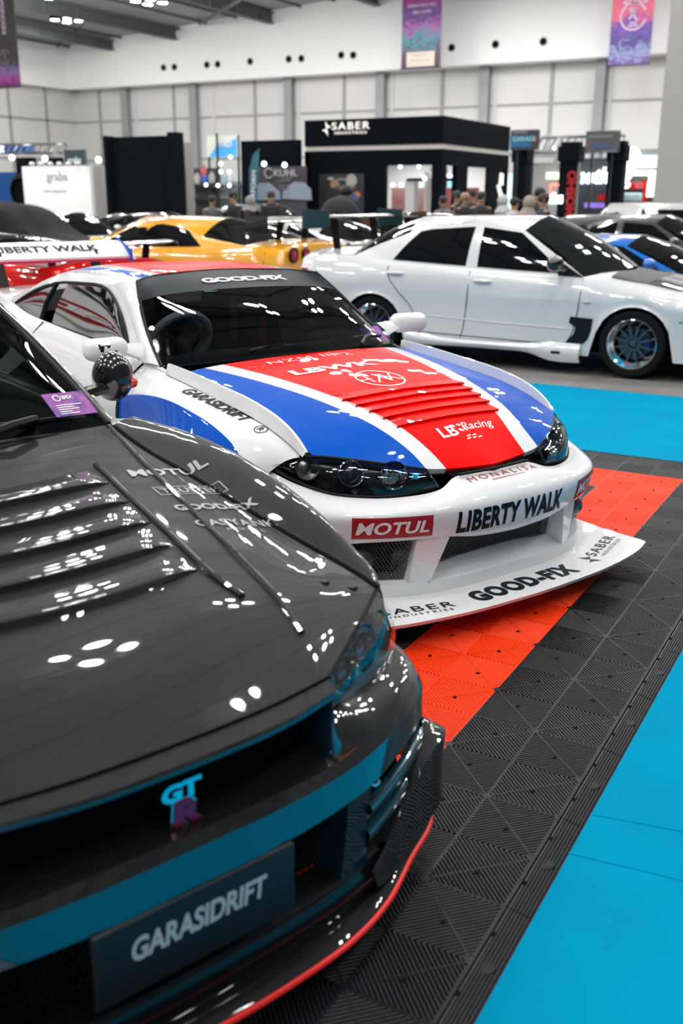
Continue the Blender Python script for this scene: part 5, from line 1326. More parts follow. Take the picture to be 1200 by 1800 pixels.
t, r = plain('sports_car', 'low bright blue coupe with dark windscreen, just beyond the white saloon', (-.95, 10.95), 0, BLUP, tabz(.84), cabc(1.145, wt=-1.30, wb=-.50, rt=-2.0), wsm=None) if False else plain('sports_car', 'low bright blue coupe with dark windscreen, just beyond the white saloon', (-.95, 10.95), 0, BLUP, tabz(.84), dict(cabc(1.145, wt=-1.30, wb=-.50, rt=-2.0), zm=.84))
plain('saloon_car', 'dark grey saloon with tinted windows standing behind the low blue coupe', (-1.35, 13.7), 0, DGRY, tabz(.97), dict(cabc(1.34, wt=-1.2, rt=-2.3, wb=-.42), zm=.98))
# tall wagon
t, r = plain('wagon_car', 'pale silver wagon with black rear glass, tallest car behind the dark grey saloon', (-.9, 16.7), 0, WSL, [(q[0], q[1]+(.08 if q[0] < -.4 else .03), q[2]+(.08 if q[0] < -.4 else .03), q[3], q[4], q[5], q[6], q[7]) for q in tabC], dict(wb=-.5, wt=-1.25, rt=-3.0, rb=-3.30, zr=1.50, wr=.60, posts=[(-.58, -1.23), (-.76, -1.33), (-1.62, -1.62), (-1.74, -1.72), (-2.55, -2.55), (-2.75, -2.95), (-3.38, -3.15)], mats=['p', 'g', 'p', 'g', 'p', 'g'], zm=1.02))
t, r = plain('sports_car', 'silver coupe with tall rear wing parked beyond the yellow coupe', (-9.3, 12.1), PI, SILV, tabz(.96), dict(cabc(1.27, rt=-1.95), zm=.95))
gtwing(t, -3.2, 1.26, .78, .25, .4, .98, BLK)
plain('sports_car', 'gloss black coupe with a crowd of lamp reflections, beside the black stand poster', (-9.0, 15.5), PI, BLK, tabz(.97), dict(cabc(1.31), zm=.96))
plain('sports_car', 'black coupe in front of the dark grey photo banner', (-11.6, 19.0), 0, DGRY, tabz(1.0), dict(cabc(1.40), zm=.98))
plain('sports_car', 'pale silver coupe nosing towards the yellow coupe, in front of the white stand', (-10.45, 11.9), 0, WSL, tabz(.93), dict(cabc(1.255, wt=-1.1), zm=.93)) if False else plain('sports_car', 'pale silver coupe in front of the white stand wall, nose towards the black wall', (-12.4, 13.2), 0, WSL, tabz(.95), dict(cabc(1.26, wt=-1.1), zm=.94))
plain('sports_car', 'small black coupe below the tall plain black wall', (-11.6, 15.0), 0, BLK, tabz(.93), dict(cabc(1.26), zm=.93))
# --- car under a black cloth cover
cvp = noise_col(mat('black_cover_cloth', (.012, .013, .016), .8, spec=.12), (.009, .010, .012), (.016, .017, .02), 3.)
cv = MB(); rows = []
for x, zt, w_ in ((2.3, .10, .80), (2.2, .55, .86), (1.9, .74, .92), (1.2, .86, .95), (.75, .97, .95), (.1, 1.36, .94), (-.4, 1.45, .94), (-1.1, 1.43, .94), (-1.7, 1.2, .95), (-2.1, 1.0, .93), (-2.35, .9, .90), (-2.45, .10, .86)):
    rr = []
    for j, (u, v) in enumerate(((0, 1), (.35, .99), (.62, .95), (.80, .84), (.93, .68), (.99, .4), (1.03, .02))):
        rr.append((x + .02*math.sin(9*x+j), w_*u + .012*math.sin(14*x)*(j > 3), max(.01, zt*v + .012*math.sin(11*x+3*j)*(j < 5))))
    rows.append(rr)
cv.patch(rows, cvp, 4, 3, mir=True); cv.tube([(1.3, -.9, .5), (1.2, -.95, .9), (.9, -.8, 1.02)], .05, cvp, 6)
tag(cv.build('covered_car', None, (-12.75, 11.12, 0), 0), 'car hidden under a loose black cloth cover, beside the tyre display', 'covered car')
# --- low red car, black roof, seen from its flank behind the striped coupe
RC = thing('sports_car', 'low red car with black roof, black side slats and black wing, behind the striped coupe', 'car', (-9.0, 5.30, 0), PI)
RDP = mat('bright_red_paint', (.66, .010, .008), .22, coat=1., spec=.1)
cr_ = dict(cabc(1.225, rb=-2.9, rt=-2.0), zm=.9); cr_['pm'] = BLK
rb_, rbv, rtop, rskin = build_car(RC, tabz(1.02, 0, 1.03), cr_, RDP, (0, -2.55), R=.32, ra=.37, roof_m=BLK)
for k in range(6):
    a = MB(); x = -1.15-.16*k
    for s in (1,): a.slab([(x+dx, rskin(x+dx, z, 1)+.004, z) for dx, z in ((0, .80), (-.07, .80), (-.10, .62), (-.12, .42), (-.05, .42), (-.03, .62))], (0, .012, 0), SATINB)
    a.build('side_slat', RC)
rw = gtwing(RC, -3.28, 1.115, .97, .24, .62, .90, BLK, end=False)
a = MB(); a.slab([(-3.44, .97, 1.05), (-3.14, .97, 1.05), (-3.14, .97, 1.15), (-3.44, .97, 1.17)], (0, .012, 0), RDP); a.build('wing_endplate', rw)
a = MB(); a.slab([(-3.40, -.97, 1.08), (-3.16, -.97, 1.08), (-3.16, -.97, 1.13), (-3.40, -.97, 1.14)], (0, -.012, 0), BLK); a.build('wing_endplate', rw)
a = MB(); a.box((-3.14, 0, 1.10), (.02, 1.94, .02), RDP); a.build('wing_edge', rw)
mirrors(RC, -.85, .95, .92, BLK)
# ------------------------------------------------------------------ stands, banners, signs
NAVY = mat('stand_black_panel', (.0045, .007, .0105), .7, spec=.05); NAVY2 = NAVY
LEDW = mat('white_led', (1, 1, 1), .5, emit=(.95, .98, 1.), es=4.); LEDS = mat('soft_led_band', (.45, .43, .40), .5, emit=(1., .94, .88), es=.12)
LITW = mat('lit_white_wall', (.85, .87, .88), .6)
def bulb(parent, p, r=.07, name='spot_lamp', m=None):
    r *= .62
    a = MB(); a.ell(p, (r, r, r), m or LEDW, 8, 12); return a.build(name, parent)
# --- black stand with the SABER sign
K = P(780, 203, z=3.5); xk, yk = K.x, K.y
xl = P(535, 210, y=yk).x; yr = P(897, 223, x=xk).y
sb = thing('exhibition_stand', 'large black stand with pale lit lettering, light band and bright window openings', 'stand', (0, 0, 0))
def fx(px, py): return P(px, py, y=yk)          # points of the front face
def gx(px, py): return P(px, py, x=xk)          # points of the side face
z1 = fx(655, 291).z; z0 = .75
wl0, wl1 = fx(677, 320).x, fx(758, 320).x
m = MB(); T_ = .14
for a_, b_, za, zb in ((xl, wl0, 0, 2.72), (wl1, xk, 0, 2.72), (wl0, wl1, z1, 2.72), (wl0, wl1, 0, z0)): m.box(((a_+b_)/2, yk+T_/2, (za+zb)/2), (b_-a_, T_, zb-za), NAVY)
m.build('front_wall', sb)
ys = [gx(785, 0+300).y, gx(803, 300).y, gx(822, 300).y, gx(861, 300).y]
m = MB()
for a_, b_, za, zb in ((yk+T_, ys[0], 0, 2.72), (ys[1], ys[2], 0, 2.72), (ys[3], yr, 0, 2.72), (ys[0], ys[1], z1, 2.72), (ys[2], ys[3], z1, 2.72), (ys[0], ys[3], 0, .6)): m.box((xk-T_/2, (a_+b_)/2, (za+zb)/2), (T_, max(.02, b_-a_), zb-za), NAVY2)
m.build('side_wall', sb)
m = MB(); m.box(((xl+xk)/2, (yk+yr)/2, 3.17), (xk-xl, yr-yk, .66), NAVY); m.build('fascia', sb)
m = MB(); m.box(((xl+xk)/2, (yk+yr)/2, 2.78), (xk-xl-.06, yr-yk-.06, .12), LEDS); m.build('light_band', sb)
m = MB(); m.box((xl+.07, (yk+yr)/2, 1.36), (.14, yr-yk, 2.72), NAVY); m.box(((xl+xk)/2, yr-.07, 1.36), (xk-xl, .14, 2.72), LITW); m.box(((xl+xk)/2, (yk+yr)/2, .02), (xk-xl, yr-yk, .04), NAVY); m.build('back_wall', sb)
area('stand_ceiling_light', ((xl+xk)/2, (yk+yr)/2, 2.65), ((xk-xl)*.8, (yr-yk)*.6), 170, (0, 0, 0))
# inside: counter, posters, lamps
m = MB(); m.box(((wl0+wl1)/2, yk+1.0, .55), (1.4, .5, 1.1), mat('counter_white', (.7, .7, .7), .5)); m.build('counter', sb)
m = MB(); m.box(((wl0+wl1)/2-.1, yk+1.9, 1.35), (2.6, .06, .9), noise_col(mat('poster_red_grey', (.4, .2, .2), .5), (.35, .30, .28), (.45, .05, .05), 2.2)); m.build('poster_wall', sb)
m = MB(); m.box(((wl0+wl1)/2, yk+1.3, 2.0), (wl1-wl0, .06, .08), NAVY); m.build('shelf_rail', sb)
m = MB(); m.box((fx(709, 330).x, yk+.5, 1.1), (.26, .26, 2.2-.5), mat('counter_white')); m.build('white_post', sb)
for px, py in ((703, 293), (736, 293), (690, 325), (705, 325), (746, 314), (789, 309), (796, 309)):
    q = P(px, py, y=yk+(.9 if px < 780 else 1.2)); bulb(sb, q, .075)
m = MB(); q = gx(840, 330); m.box((xk-1.2, q.y, 1.5), (.06, 1.2, 1.7), mat('wood_screen', (.22, .20, .18), .6)); m.build('wood_screen', sb)
for py, h_ in ((325, .5),):
    q = gx(853, 331); m = MB(); m.box((xk-1.0, q.y, q.z), (.05, .5, .6), mat('teal_screen', (.2, .5, .6), .4, emit=(.3, .75, .95), es=.9)); m.build('screen', sb)
m = MB(); q = gx(808, 328); m.box((xk-.9, q.y, 1.55), (.05, .45, 1.3), mat('counter_white')); m.build('white_panel', sb)
q = fx(608, 225); decal('sign_lettering', SABER(.33), mat('sign_glow', (.8, .78, .74), .5, emit=(1, .96, .9), es=.55), (q.x, yk-.01, q.z), (1, 0, 0), (0, 0, 1), sb, thick=.03)
# poster on the front
a0, a1 = fx(562, 306), fx(641, 306); zt = a0.z
m = MB(); m.box(((a0.x+a1.x)/2, yk-.03, (zt+.5)/2), (a1.x-a0.x, .05, zt-.5), mat('poster_dark', (.035, .037, .042), .5)); po = m.build('poster_board', sb)
def blob(px, py, rx, rz, m_, off=-.06, parent=None):
    q = P(px, py, y=yk+off); a = MB(); n = 18
    a.slab([(q.x+rx*math.cos(2*PI*k/n)*(1+.12*math.sin(3*k)), q.y, q.z+rz*math.sin(2*PI*k/n)) for k in range(n)], (0, .008, 0), m_); return a.build('printed_shape', parent or po)
blob(617, 317, .17, .16, mat('print_cream', (.45, .43, .38), .6)); blob(588, 324, .14, .11, mat('print_skin', (.42, .26, .18), .6)); blob(616, 350, .22, .16, mat('print_blue', (.04, .12, .45), .5)); blob(627, 342, .10, .08, mat('print_orange', (.6, .22, .08), .5)); blob(581, 314, .10, .045, mat('print_cream')); blob(600, 315, .18, .03, mat('print_grey', (.25, .25, .25), .6)); blob(606, 330, .32, .06, mat('print_brown', (.20, .15, .12), .6))
# emblem blades on the side wall
for pts in (((877, 304), (881, 306), (880, 326), (875, 324)), ((871, 326), (874, 325), (881, 348), (877, 352))):
    a = MB(); a.slab([tuple(gx(*p) + Vector((.02, 0, 0))) for p in pts], (.05, 0, 0), mat('emblem_glow', (.8, .78, .7), .5, emit=(1, .97, .85), es=.9)); a.build('emblem_blade', sb)

# --- tall plain black wall
q = P(314, 219, z=3.15); xa = P(186, 222, y=q.y).x
bw = thing('partition_wall', 'tall plain black partition with folded side panels, right of the white stand', 'partition', (0, 0, 0))
m = MB(); m.box(((xa+q.x)/2, q.y+.10, 1.46), (q.x-xa-.3, .10, 2.92), mat('black_drape', (.007, .009, .011), .9, spec=.03)); m.build('panel', bw)
m = MB(); m.box((xa+.06, q.y+.0, 1.47), (.10, .30, 2.95), NAVY); m.build('side_panel', bw)
m = MB(); m.box((q.x-.12, q.y+.0, 1.49), (.24, .32, 2.98), NAVY); m.build('side_panel', bw)
m = MB(); m.box((P(325, 300, y=q.y+1.0).x, q.y+1.0, 1.4), (.28, .28, 2.8), mat('pale_post', (.36, .34, .32), .6)); tag(m.build('post'), 'pale square post just right of the tall plain black partition', 'post')
# --- white stand
q = P(157, 291, d=25); xa = P(38, 291, y=q.y).x; yb_ = P(188, 292, x=q.x).y
ws2 = thing('exhibition_stand', 'bright white stand wall with small grey lettering and a row of spot lamps', 'stand', (0, 0, 0))
m = MB(); m.box(((xa+q.x)/2, q.y+.06, q.z/2), (q.x-xa, .12, q.z), mat('white_stand_wall', (.86, .88, .88), .6)); m.build('front_panel', ws2)
m = MB(); m.box((q.x-.06, (q.y+yb_)/2+.07, q.z/2), (.12, yb_-q.y-.14, q.z), mat('stand_shaded_side', (.50, .485, .47), .7)); m.build('side_panel', ws2)  # shade on the white stand's side put into a grey colour
c = P(100, 312, y=q.y-.01); decal('sign_lettering', text_shape('graba', bold=.01, h=.28, sx=1.1), mat('sign_grey', (.35, .38, .38), .6), c, (1, 0, 0), (0, 0, 1), ws2, thick=.01)
c = P(97, 336, y=q.y-.01); decal('sign_small_text', text_shape('premium detailing products', h=.06, sx=1.1), mat('sign_grey'), c, (1, 0, 0), (0, 0, 1), ws2, thick=.01)
area('white_stand_lamp_light', ((xa+q.x)/2, q.y-1.2, q.z+.35), (q.x-xa, .15), 13, (math.radians(50), 0, 0))
for k in range(6):
    c = P(56+16*k, 288, y=q.y-.35); a = MB(); a.ell(c, (.05, .09, .05), mat('spot_can', (.6, .62, .62), .4, metal=.5), 8, 10); a.tube([c, Vector((c.x, q.y+.05, q.z))], .015, GUN, 5); a.build('spot_lamp', ws2)
# --- far left: truss, blue cabinet, black screens
def truss(name, label, a_, b_, h=.30, n=14):
    a_, b_ = Vector(a_), Vector(b_); t = thing(name, label, 'truss', (0, 0, 0)); m = MB()
    for dy in (0, h):
        for dz in (0, h): o = Vector((0, dy, dz)); m.tube([a_+o, b_+o], .045, ALU, 6)
    m.build('chord', t); m = MB()
    for k in range(n):
        p, q_ = a_.lerp(b_, k/n), a_.lerp(b_, (k+1)/n)
        for dy in (0, h): m.tube([p+Vector((0, dy, 0)), q_+Vector((0, dy, h))], .024, ALU, 5)
        m.tube([p, q_+Vector((0, h, 0))], .024, ALU, 5)
    m.build('bracing', t); return t
yf = 27.
a_ = P(-40, 270, y=yf); b_ = P(110, 268, y=yf)
t = truss('truss_beam', 'silver lighting truss above the white stand, at the left of the hall', (a_.x, yf, a_.z), (b_.x, yf, b_.z))
for px, py in ((21, 277), (79, 279), (173, 281)): bulb(t, P(px, py, y=yf-.3), .16)
m = MB()
for px in (45, 96):
    q = P(px, 277, y=yf); m.box((q.x, yf, q.z/2), (.75 if px == 45 else .55, .3, q.z), NAVY)
o_ = m.build('truss_leg', t)
q = P(22, 262, y=27.8); m = MB(); m.box((q.x-1.0, q.y, q.z), (1.6, .5, .38), LEDW); m.box((q.x+.3, q.y, q.z-.02), (1.3, .5, .26), mat('cabinet_blue', (.01, .10, .36), .5)); tag(m.build('light_box_sign'), 'white lit and blue sign box on the truss at the far left', 'sign')
q = P(14, 310, y=27.5); m = MB(); m.box((q.x, q.y, q.z/2), (1.5, .4, q.z+.3), mat('cabinet_blue')); tag(m.build('blue_counter'), 'blue counter far behind the covered car', 'counter')
q = P(133, 280, y=26); m = MB(); m.tube([(q.x, 26.1, 0), (q.x, 26.1, q.z)], .04, GUN, 6); m.box((q.x, 26, q.z), (.95, .1, .62), mat('sign_slate', (.05, .09, .10), .5)); t_ = m.build('hanging_sign'); tag(t_, 'small slate sign with pale lettering above the white stand', 'sign'); decal('sign_lettering', text_shape('graba', bold=.02, h=.26, sx=1.05), LITW, (q.x, 25.93, q.z-.05), (1, 0, 0), (0, 0, 1), t_, thick=.01)
# --- blue and white fair sign tower with shelves
q = P(391, 256, y=25.); ft = thing('sign_tower', 'metal frame tower with blue and white sign panel and product shelves', 'display', (0, 0, 0))
xa, xb = P(365, 256, y=25).x, P(417, 256, y=25).x; za, zb = P(391, 276, y=25).z, P(391, 238, y=25).z
m = MB(); m.box(((xa+xb)/2, 25, (za+zb)/2), (xb-xa, .08, zb-za), mat('panel_cream', (.62, .66, .58), .6, emit=(.9, .95, .85), es=.22)); m.build('sign_panel', ft)
m = MB(); m.slab([(xa+.05, 24.95, za), (xb, 24.95, za), (xb, 24.95, zb-.10), (xb-.35, 24.95, zb-.22), (xa+.55, 24.95, za+.42), (xa+.25, 24.95, za+.2)], (0, .008, 0), mat('panel_blue', (.05, .32, .75), .5, emit=(.1, .5, 1.), es=.35)); m.build('sign_artwork', ft)
decal('sign_lettering', text_shape('NITRO', bold=.05, h=.17, sx=1.15), WHITEV, ((xa+xb)/2+.05, 24.93, (za+zb)/2+.05), (1, 0, 0), (0, 0, 1), ft, thick=.01)
m = MB()
for x in (xa, xb): m.tube([(x, 25.05, 0), (x, 25.05, zb)], .035, GUN, 6)
m.tube([((xa*.55+xb*.45), 24.8, 0), ((xa*.55+xb*.45), 24.8, zb+.05)], .035, GUN, 6)
for z in (1.05, 1.45, 1.85): m.box(((xa+xb)/2-.4, 25.1, z), (xb-xa+1.0, .35, .05), GUN)
m.build('frame', ft)
m = MB(); m.box((xa-.35, 25.4, 1.2), (.9, .2, 2.4), mat('shelf_back_dark', (.06, .062, .065), .6)); m.box(((xa+xb)/2, 25.5, 1.0), (xb-xa, .2, 2.0), mat('shelf_back_pale', (.34, .40, .42), .6)); m.build('shelf_back', ft)
for px, py, c_ in ((388, 288, None), (405, 276, None), (388, 302, None), (403, 302, None), (362, 325, None), (383, 326, None), (403, 326, None)): bulb(ft, P(px, py, y=24.7), .085)
random.seed(3)
for k, (px, py) in enumerate(((337, 314), (347, 314), (358, 300), (360, 314), (372, 312), (394, 314), (405, 312))):
    q = P(px, py, y=24.95); m = MB(); c_ = ((.5, .35, .15), (.42, .40, .36), (.5, .1, .12), (.02, .10, .45), (.35, .36, .36), (.3, .42, .5), (.5, .52, .55))[k]
    m.lathe([(0, -.16), (.09, -.16), (.10, .05), (.05, .12), (.05, .17), (0, .17)], mat('bottle_%d' % k, c_, .35), q, 'z', 14); m.build('product_bottle', ft)
# --- KUHL stand: black wall, banner, feather flag
q0 = P(423, 248, y=22.); q1 = P(523, 250, y=22.)
kw = thing('exhibition_stand', 'black curtain stand with purple car photo banner in front and two bright spot lamps', 'stand', (0, 0, 0))
m = MB(); m.box(((q0.x+q1.x)/2, 22.1, q0.z/2), (q1.x-q0.x, .2, q0.z), NAVY); m.build('back_curtain', kw)
m = MB(); b0, b1 = P(446, 293, y=21.4), P(537, 296, y=21.4)
m.box(((b0.x+b1.x)/2, 21.45, (b0.z+.5)/2), (b1.x-b0.x, .06, b0.z-.5), noise_col(mat('banner_purple', (.06, .05, .07), .6), (.055, .048, .062), (.085, .07, .09), .8)); kb = m.build('banner', kw)
c = P(496, 304, y=21.39); decal('banner_lettering', join2d(move2d(text_shape('KUHL', bold=.03, h=.17, sx=1.25), .1, 0), move2d(ring2d(.10, .14, 20, .6, 5.7), -.42, 0)), mat('banner_grey_print', (.42, .42, .42), .6), c, (1, 0, 0), (0, 0, 1), kb, thick=.01)
c = P(502, 322, y=21.39); decal('banner_lettering', text_shape('LEAP\nSKY', bold=.02, h=.36, sx=.9), mat('banner_dim_print', (.20, .19, .20), .6), c, (1, 0, 0), (0, 0, 1), kb, thick=.01)
for px, py, sx_ in ((466, 335, 1), (523, 334, -1)):
    q = P(px, py, y=21.38); a = MB()
    a.slab([(q.x+sx_*x, q.y, q.z+z) for x, z in ((-.42, -.25), (-.40, .02), (-.20, .18), (.12, .20), (.34, .05), (.46, -.03), (.48, -.22))], (0, .008, 0), mat('print_pale_blue', (.30, .36, .45), .6)); a.build('printed_car', kb)
for px in (464, 500): bulb(kw, P(px, 288 if px < 480 else 290, y=21.0), .10)
ff = thing('feather_flag', 'tall teal feather flag with pale lettering beside the purple banner', 'flag', (0, 0, 0))
q = P(441, 300, y=20.9); m = MB(); zt, zb_ = P(452, 262, y=20.9).z, .9
pts = [(q.x-.02, zb_), (q.x+.12, zb_), (q.x+.17, 1.7), (q.x+.24, zt-.2), (q.x+.25, zt), (q.x+.08, zt-.12), (q.x-.06, zt-.5), (q.x-.07, 1.6)]
m.slab([(x, 20.9, z) for x, z in pts], (0, .02, 0), mat('flag_teal', (.03, .15, .20), .6)); m.build('flag_cloth', ff)
m = MB(); m.tube([(q.x-.03, 20.95, 0), (q.x-.08, 20.95, 1.6), (q.x-.06, 20.95, zt-.5), (q.x+.1, 20.95, zt-.08), (q.x+.26, 20.95, zt)], .015, GUN, 6); m.box((q.x-.03, 20.95, .02), (.4, .4, .04), GUN); m.build('pole', ff)
decal('flag_lettering', text_shape('PERFORM', h=.13, sx=1.2, bold=.02), LITW, (q.x+.07, 20.89, 1.75), (0.08, 0, 1), (-1, 0, .08), ff, thick=.005)
# --- right: truss gallery on black columns with sign boards
yq = 31.
a_ = P(895, 268, y=yq); b_ = P(1090, 262, y=yq)
tg = truss('truss_beam', 'long truss gallery on black columns, right of the large black stand', (a_.x, yq, a_.z), (b_.x, yq, a_.z), .45, 16)
for px, w_ in ((917, .42), (1002, .55), (1084, .45)):
    q = P(px, 300, y=yq-.4); m = MB(); m.box((q.x, q.y, 1.6), (w_, .5, 3.2), NAVY); m.box((q.x, q.y, a_.z-.1), (w_*1.25, .6, .45), NAVY); m.build('column', tg)
q = P(1003, 340, y=yq-.7); decal('column_lettering', text_shape('MOSHO', bold=.05, h=.30, sx=1.0), mat('red_glow_letter', (.30, .004, .004), .5, emit=(1, .02, .02), es=.10), (q.x, q.y, q.z), (0, 0, 1), (-1, 0, 0), tg, thick=.01)
for k in range(6):
    q = P(905+34*k, 266, y=yq-.2); bulb(tg, (q.x, q.y, a_.z+.1), .07)
def board(px0, px1, py0, py1, y, label, m_, art, rz=0):
    c0, c1 = P(px0, py0, y=y), P(px1, py1, y=y); m = MB()
    m.box(((c0.x+c1.x)/2, y, (c0.z+c1.z)/2), (abs(c1.x-c0.x), .12, abs(c0.z-c1.z)), m_)
    for x in (c0.x+.2, c1.x-.2): m.tube([(x, y+.1, 0), (x, y+.1, c1.z+.1)], .04, GUN, 6)
    o = m.build('sign_board'); tag(o, label, 'sign')
    for (u0, u1, v0, v1, mm_) in art:
        a = MB(); x0, x1 = c0.x+(c1.x-c0.x)*u0, c0.x+(c1.x-c0.x)*u1; za_, zb_ = c0.z+(c1.z-c0.z)*v0, c0.z+(c1.z-c0.z)*v1
        a.box(((x0+x1)/2, y-.07, (za_+zb_)/2), (abs(x1-x0), .02, abs(zb_-za_)), mm_); a.build('sign_panel', o)
    return o
SCB = mat('sign_blue_glow', (.005, .09, .20), .5, emit=(.02, .30, .62), es=.10)
o = board(899, 946, 229, 263, 30., 'dark sign board with glowing blue screen beside the black stand', mat('sign_dark', (.03, .035, .05), .5), ((.0, .75, .28, .85, SCB), (.82, .97, .4, .6, mat('sign_red', (.35, .02, .03), .5)), (.1, .6, .07, .18, mat('banner_dim_print'))))
c = P(921, 244, y=29.9); decal('sign_lettering', text_shape('GARAGE', bold=.02, h=.14, sx=1.0), mat('pale_teal_print', (.3, .6, .62), .5), c, (1, 0, 0), (0, 0, 1), o, thick=.01)
o = board(1031, 1087, 231, 268, 30.2, 'slate sign board with rows of print on top of the truss gallery', mat('sign_slate2', (.10, .105, .11), .6), ((.2, .75, .58, .8, mat('sign_dim_blue', (.07, .11, .22), .5)), (.08, .8, .2, .32, mat('sign_dim_grey', (.2, .22, .22), .5)), (.05, .14, .55, .68, mat('sign_dim_orange', (.3, .14, .08), .5)), (.5, .95, .9, .98, mat('sign_dim_grey'))))
# shop units behind the gallery
sh = thing('shop_unit', 'dark shop unit with white script neon sign behind the truss gallery', 'shop', (0, 0, 0))
y_ = 34.
s0, s1 = P(985, 260, y=y_), P(1090, 260, y=y_); zt = P(1040, 278, y=y_).z
m = MB(); m.box(((s0.x+s1.x)/2, y_+.2, zt/2), (s1.x-s0.x, .3, zt), mat('shop_dark', (.035, .042, .05), .6)); m.build('front', sh)
NEON = mat('neon_white', (1, 1, 1), .5, emit=(.80, .93, 1.), es=2.2)
c = P(1040, 325, y=y_-.05)
decal('neon_sign', text_shape('Something\nFor', bold=.03, h=1.15, sx=.9, shear=.2, line=.85), NEON, (c.x, y_-.1, c.z), (1, 0, 0), (0, 0, 1), sh, thick=.05)
for px, py in ((1017, 300), (1071, 305), (1013, 309)): bulb(sh, P(px, py, y=y_-.3), .12, m=mat('warm_lamp', (1, 1, 1), .5, emit=(.9, 1., .75), es=2.))
m = MB(); q = P(1052, 350, y=y_-.4); m.box((q.x, q.y, q.z-.2), (.9, .2, .16), mat('violet_glow', (.3, .1, .5), .5, emit=(.35, .3, 1.), es=.5)); m.box((q.x+.3, q.y-.12, q.z+.05), (.6, .2, .2), mat('red_glow_letter')); m.build('counter_light', sh)
sh2 = thing('shop_unit', 'brightly lit shop with round white sign and red front, beside the grey column', 'shop', (0, 0, 0))
y_ = 35.
s0, s1 = P(1092, 270, y=y_), P(1215, 270, y=y_); zt = P(1130, 262, y=y_).z
m = MB(); m.box(((s0.x+s1.x)/2, y_+.3, zt/2), (s1.x-s0.x, .4, zt), mat('shop_pale', (.16, .17, .175), .6)); m.build('front', sh2)
c = P(1107, 279, y=y_); m = MB(); m.lathe([(0, .0), (.38, .0), (.38, .12), (0, .12)], NEON, (c.x, y_+.02, c.z), 'y', 28, sgn=-1); m.build('round_sign', sh2)
c = P(1149, 284, y=y_); m = MB(); m.box((c.x, y_, c.z), (1.25, .14, .36), NEON); m.build('sign_box', sh2)
c = P(1140, 304, y=y_); m = MB(); m.box((c.x, y_-.05, c.z), (2.6, .14, .18), mat('green_white_tube', (.8, .9, .7), .5, emit=(.75, .9, .62), es=1.1)); m.build('light_strip', sh2)
c = P(1124, 334, y=y_); m = MB(); m.box((c.x, y_-.02, 1.3), (1.4, .12, 1.5), mat('shop_dark')); m.box((c.x, y_-.1, c.z+.15), (1.3, .1, .22), RDP); m.box((P(1137, 330, y=y_).x, y_-.14, 1.5), (.18, .1, 1.3), RDP); m.build('red_front', sh2)
for pxa, pya, w_, h_ in ((1160, 314, .75, .28), (1158, 333, .80, .48)):
    c = P(pxa, pya, y=y_-.2); m = MB(); m.box((c.x, y_-.2, c.z), (w_, .08, h_), NEON); m.build('lit_board', sh2)
c = P(1105, 347, y=y_-.3); m = MB(); m.rbox((c.x, y_-.4, c.z), (.9, .3, .3), mat('counter_teal', (.4, .52, .53), .5), .06); m.build('counter', sh2)
# red and white neon beside the middle column
nz_ = thing('neon_sign', 'red outline and white arch neon between the gallery columns', 'sign', (0, 0, 0))
pts = [P(*p, y=30.2) for p in ((967, 340), (967, 325), (981, 325))]; m = MB(); m.tube(pts, .035, mat('neon_red', (1, .2, .1), .5, emit=(1, .10, .05), es=4.), 6); m.build('red_tube', nz_)
m = MB(); m.tube([P(*p, y=30.1) for p in ((968, 358), (969, 345), (973, 341), (977, 346), (977, 358))], .06, NEON, 6); m.tube([P(985, 358, y=30.1), P(986, 343, y=30.1)], .06, NEON, 6); m.build('white_tube', nz_)
q = P(975, 309, y=30.4); m = MB(); m.box((q.x, 30.5, 1.3), (1.5, .1, 2.6), mat('pale_partition', (.42, .42, .42), .6)); m.box((q.x+.1, 30.4, q.z), (.75, .08, .2), mat('green_white_tube')); m.build('backing_board', nz_)
sh3 = thing('shop_unit', 'pale shop front with glowing panes just right of the black stand', 'shop', (0, 0, 0))
s0, s1 = P(893, 300, y=33.), P(972, 300, y=33.); m = MB(); m.box(((s0.x+s1.x)/2, 33.2, 1.55), (s1.x-s0.x, .3, 3.1), mat('shop_wood', (.30, .285, .28), .6)); m.build('front', sh3)
for px, w_, h_, z_ in ((901, .55, 1.35, 1.75), (938, .45, 1.1, 1.6), (954, .75, .9, 1.7)):
    q = P(px, 330, y=33.); m = MB(); m.box((q.x, 33., z_), (w_, .08, h_), mat('pane_glow', (.6, .8, .85), .5, emit=(.65, .92, 1.), es=.75 if px < 940 else .35)); m.build('glowing_pane', sh3)
m = MB(); m.box(((s0.x+s1.x)/2, 32.9, 2.6), (s1.x-s0.x, .1, .5), mat('shop_white', (.62, .62, .61), .6)); m.build('fascia', sh3)

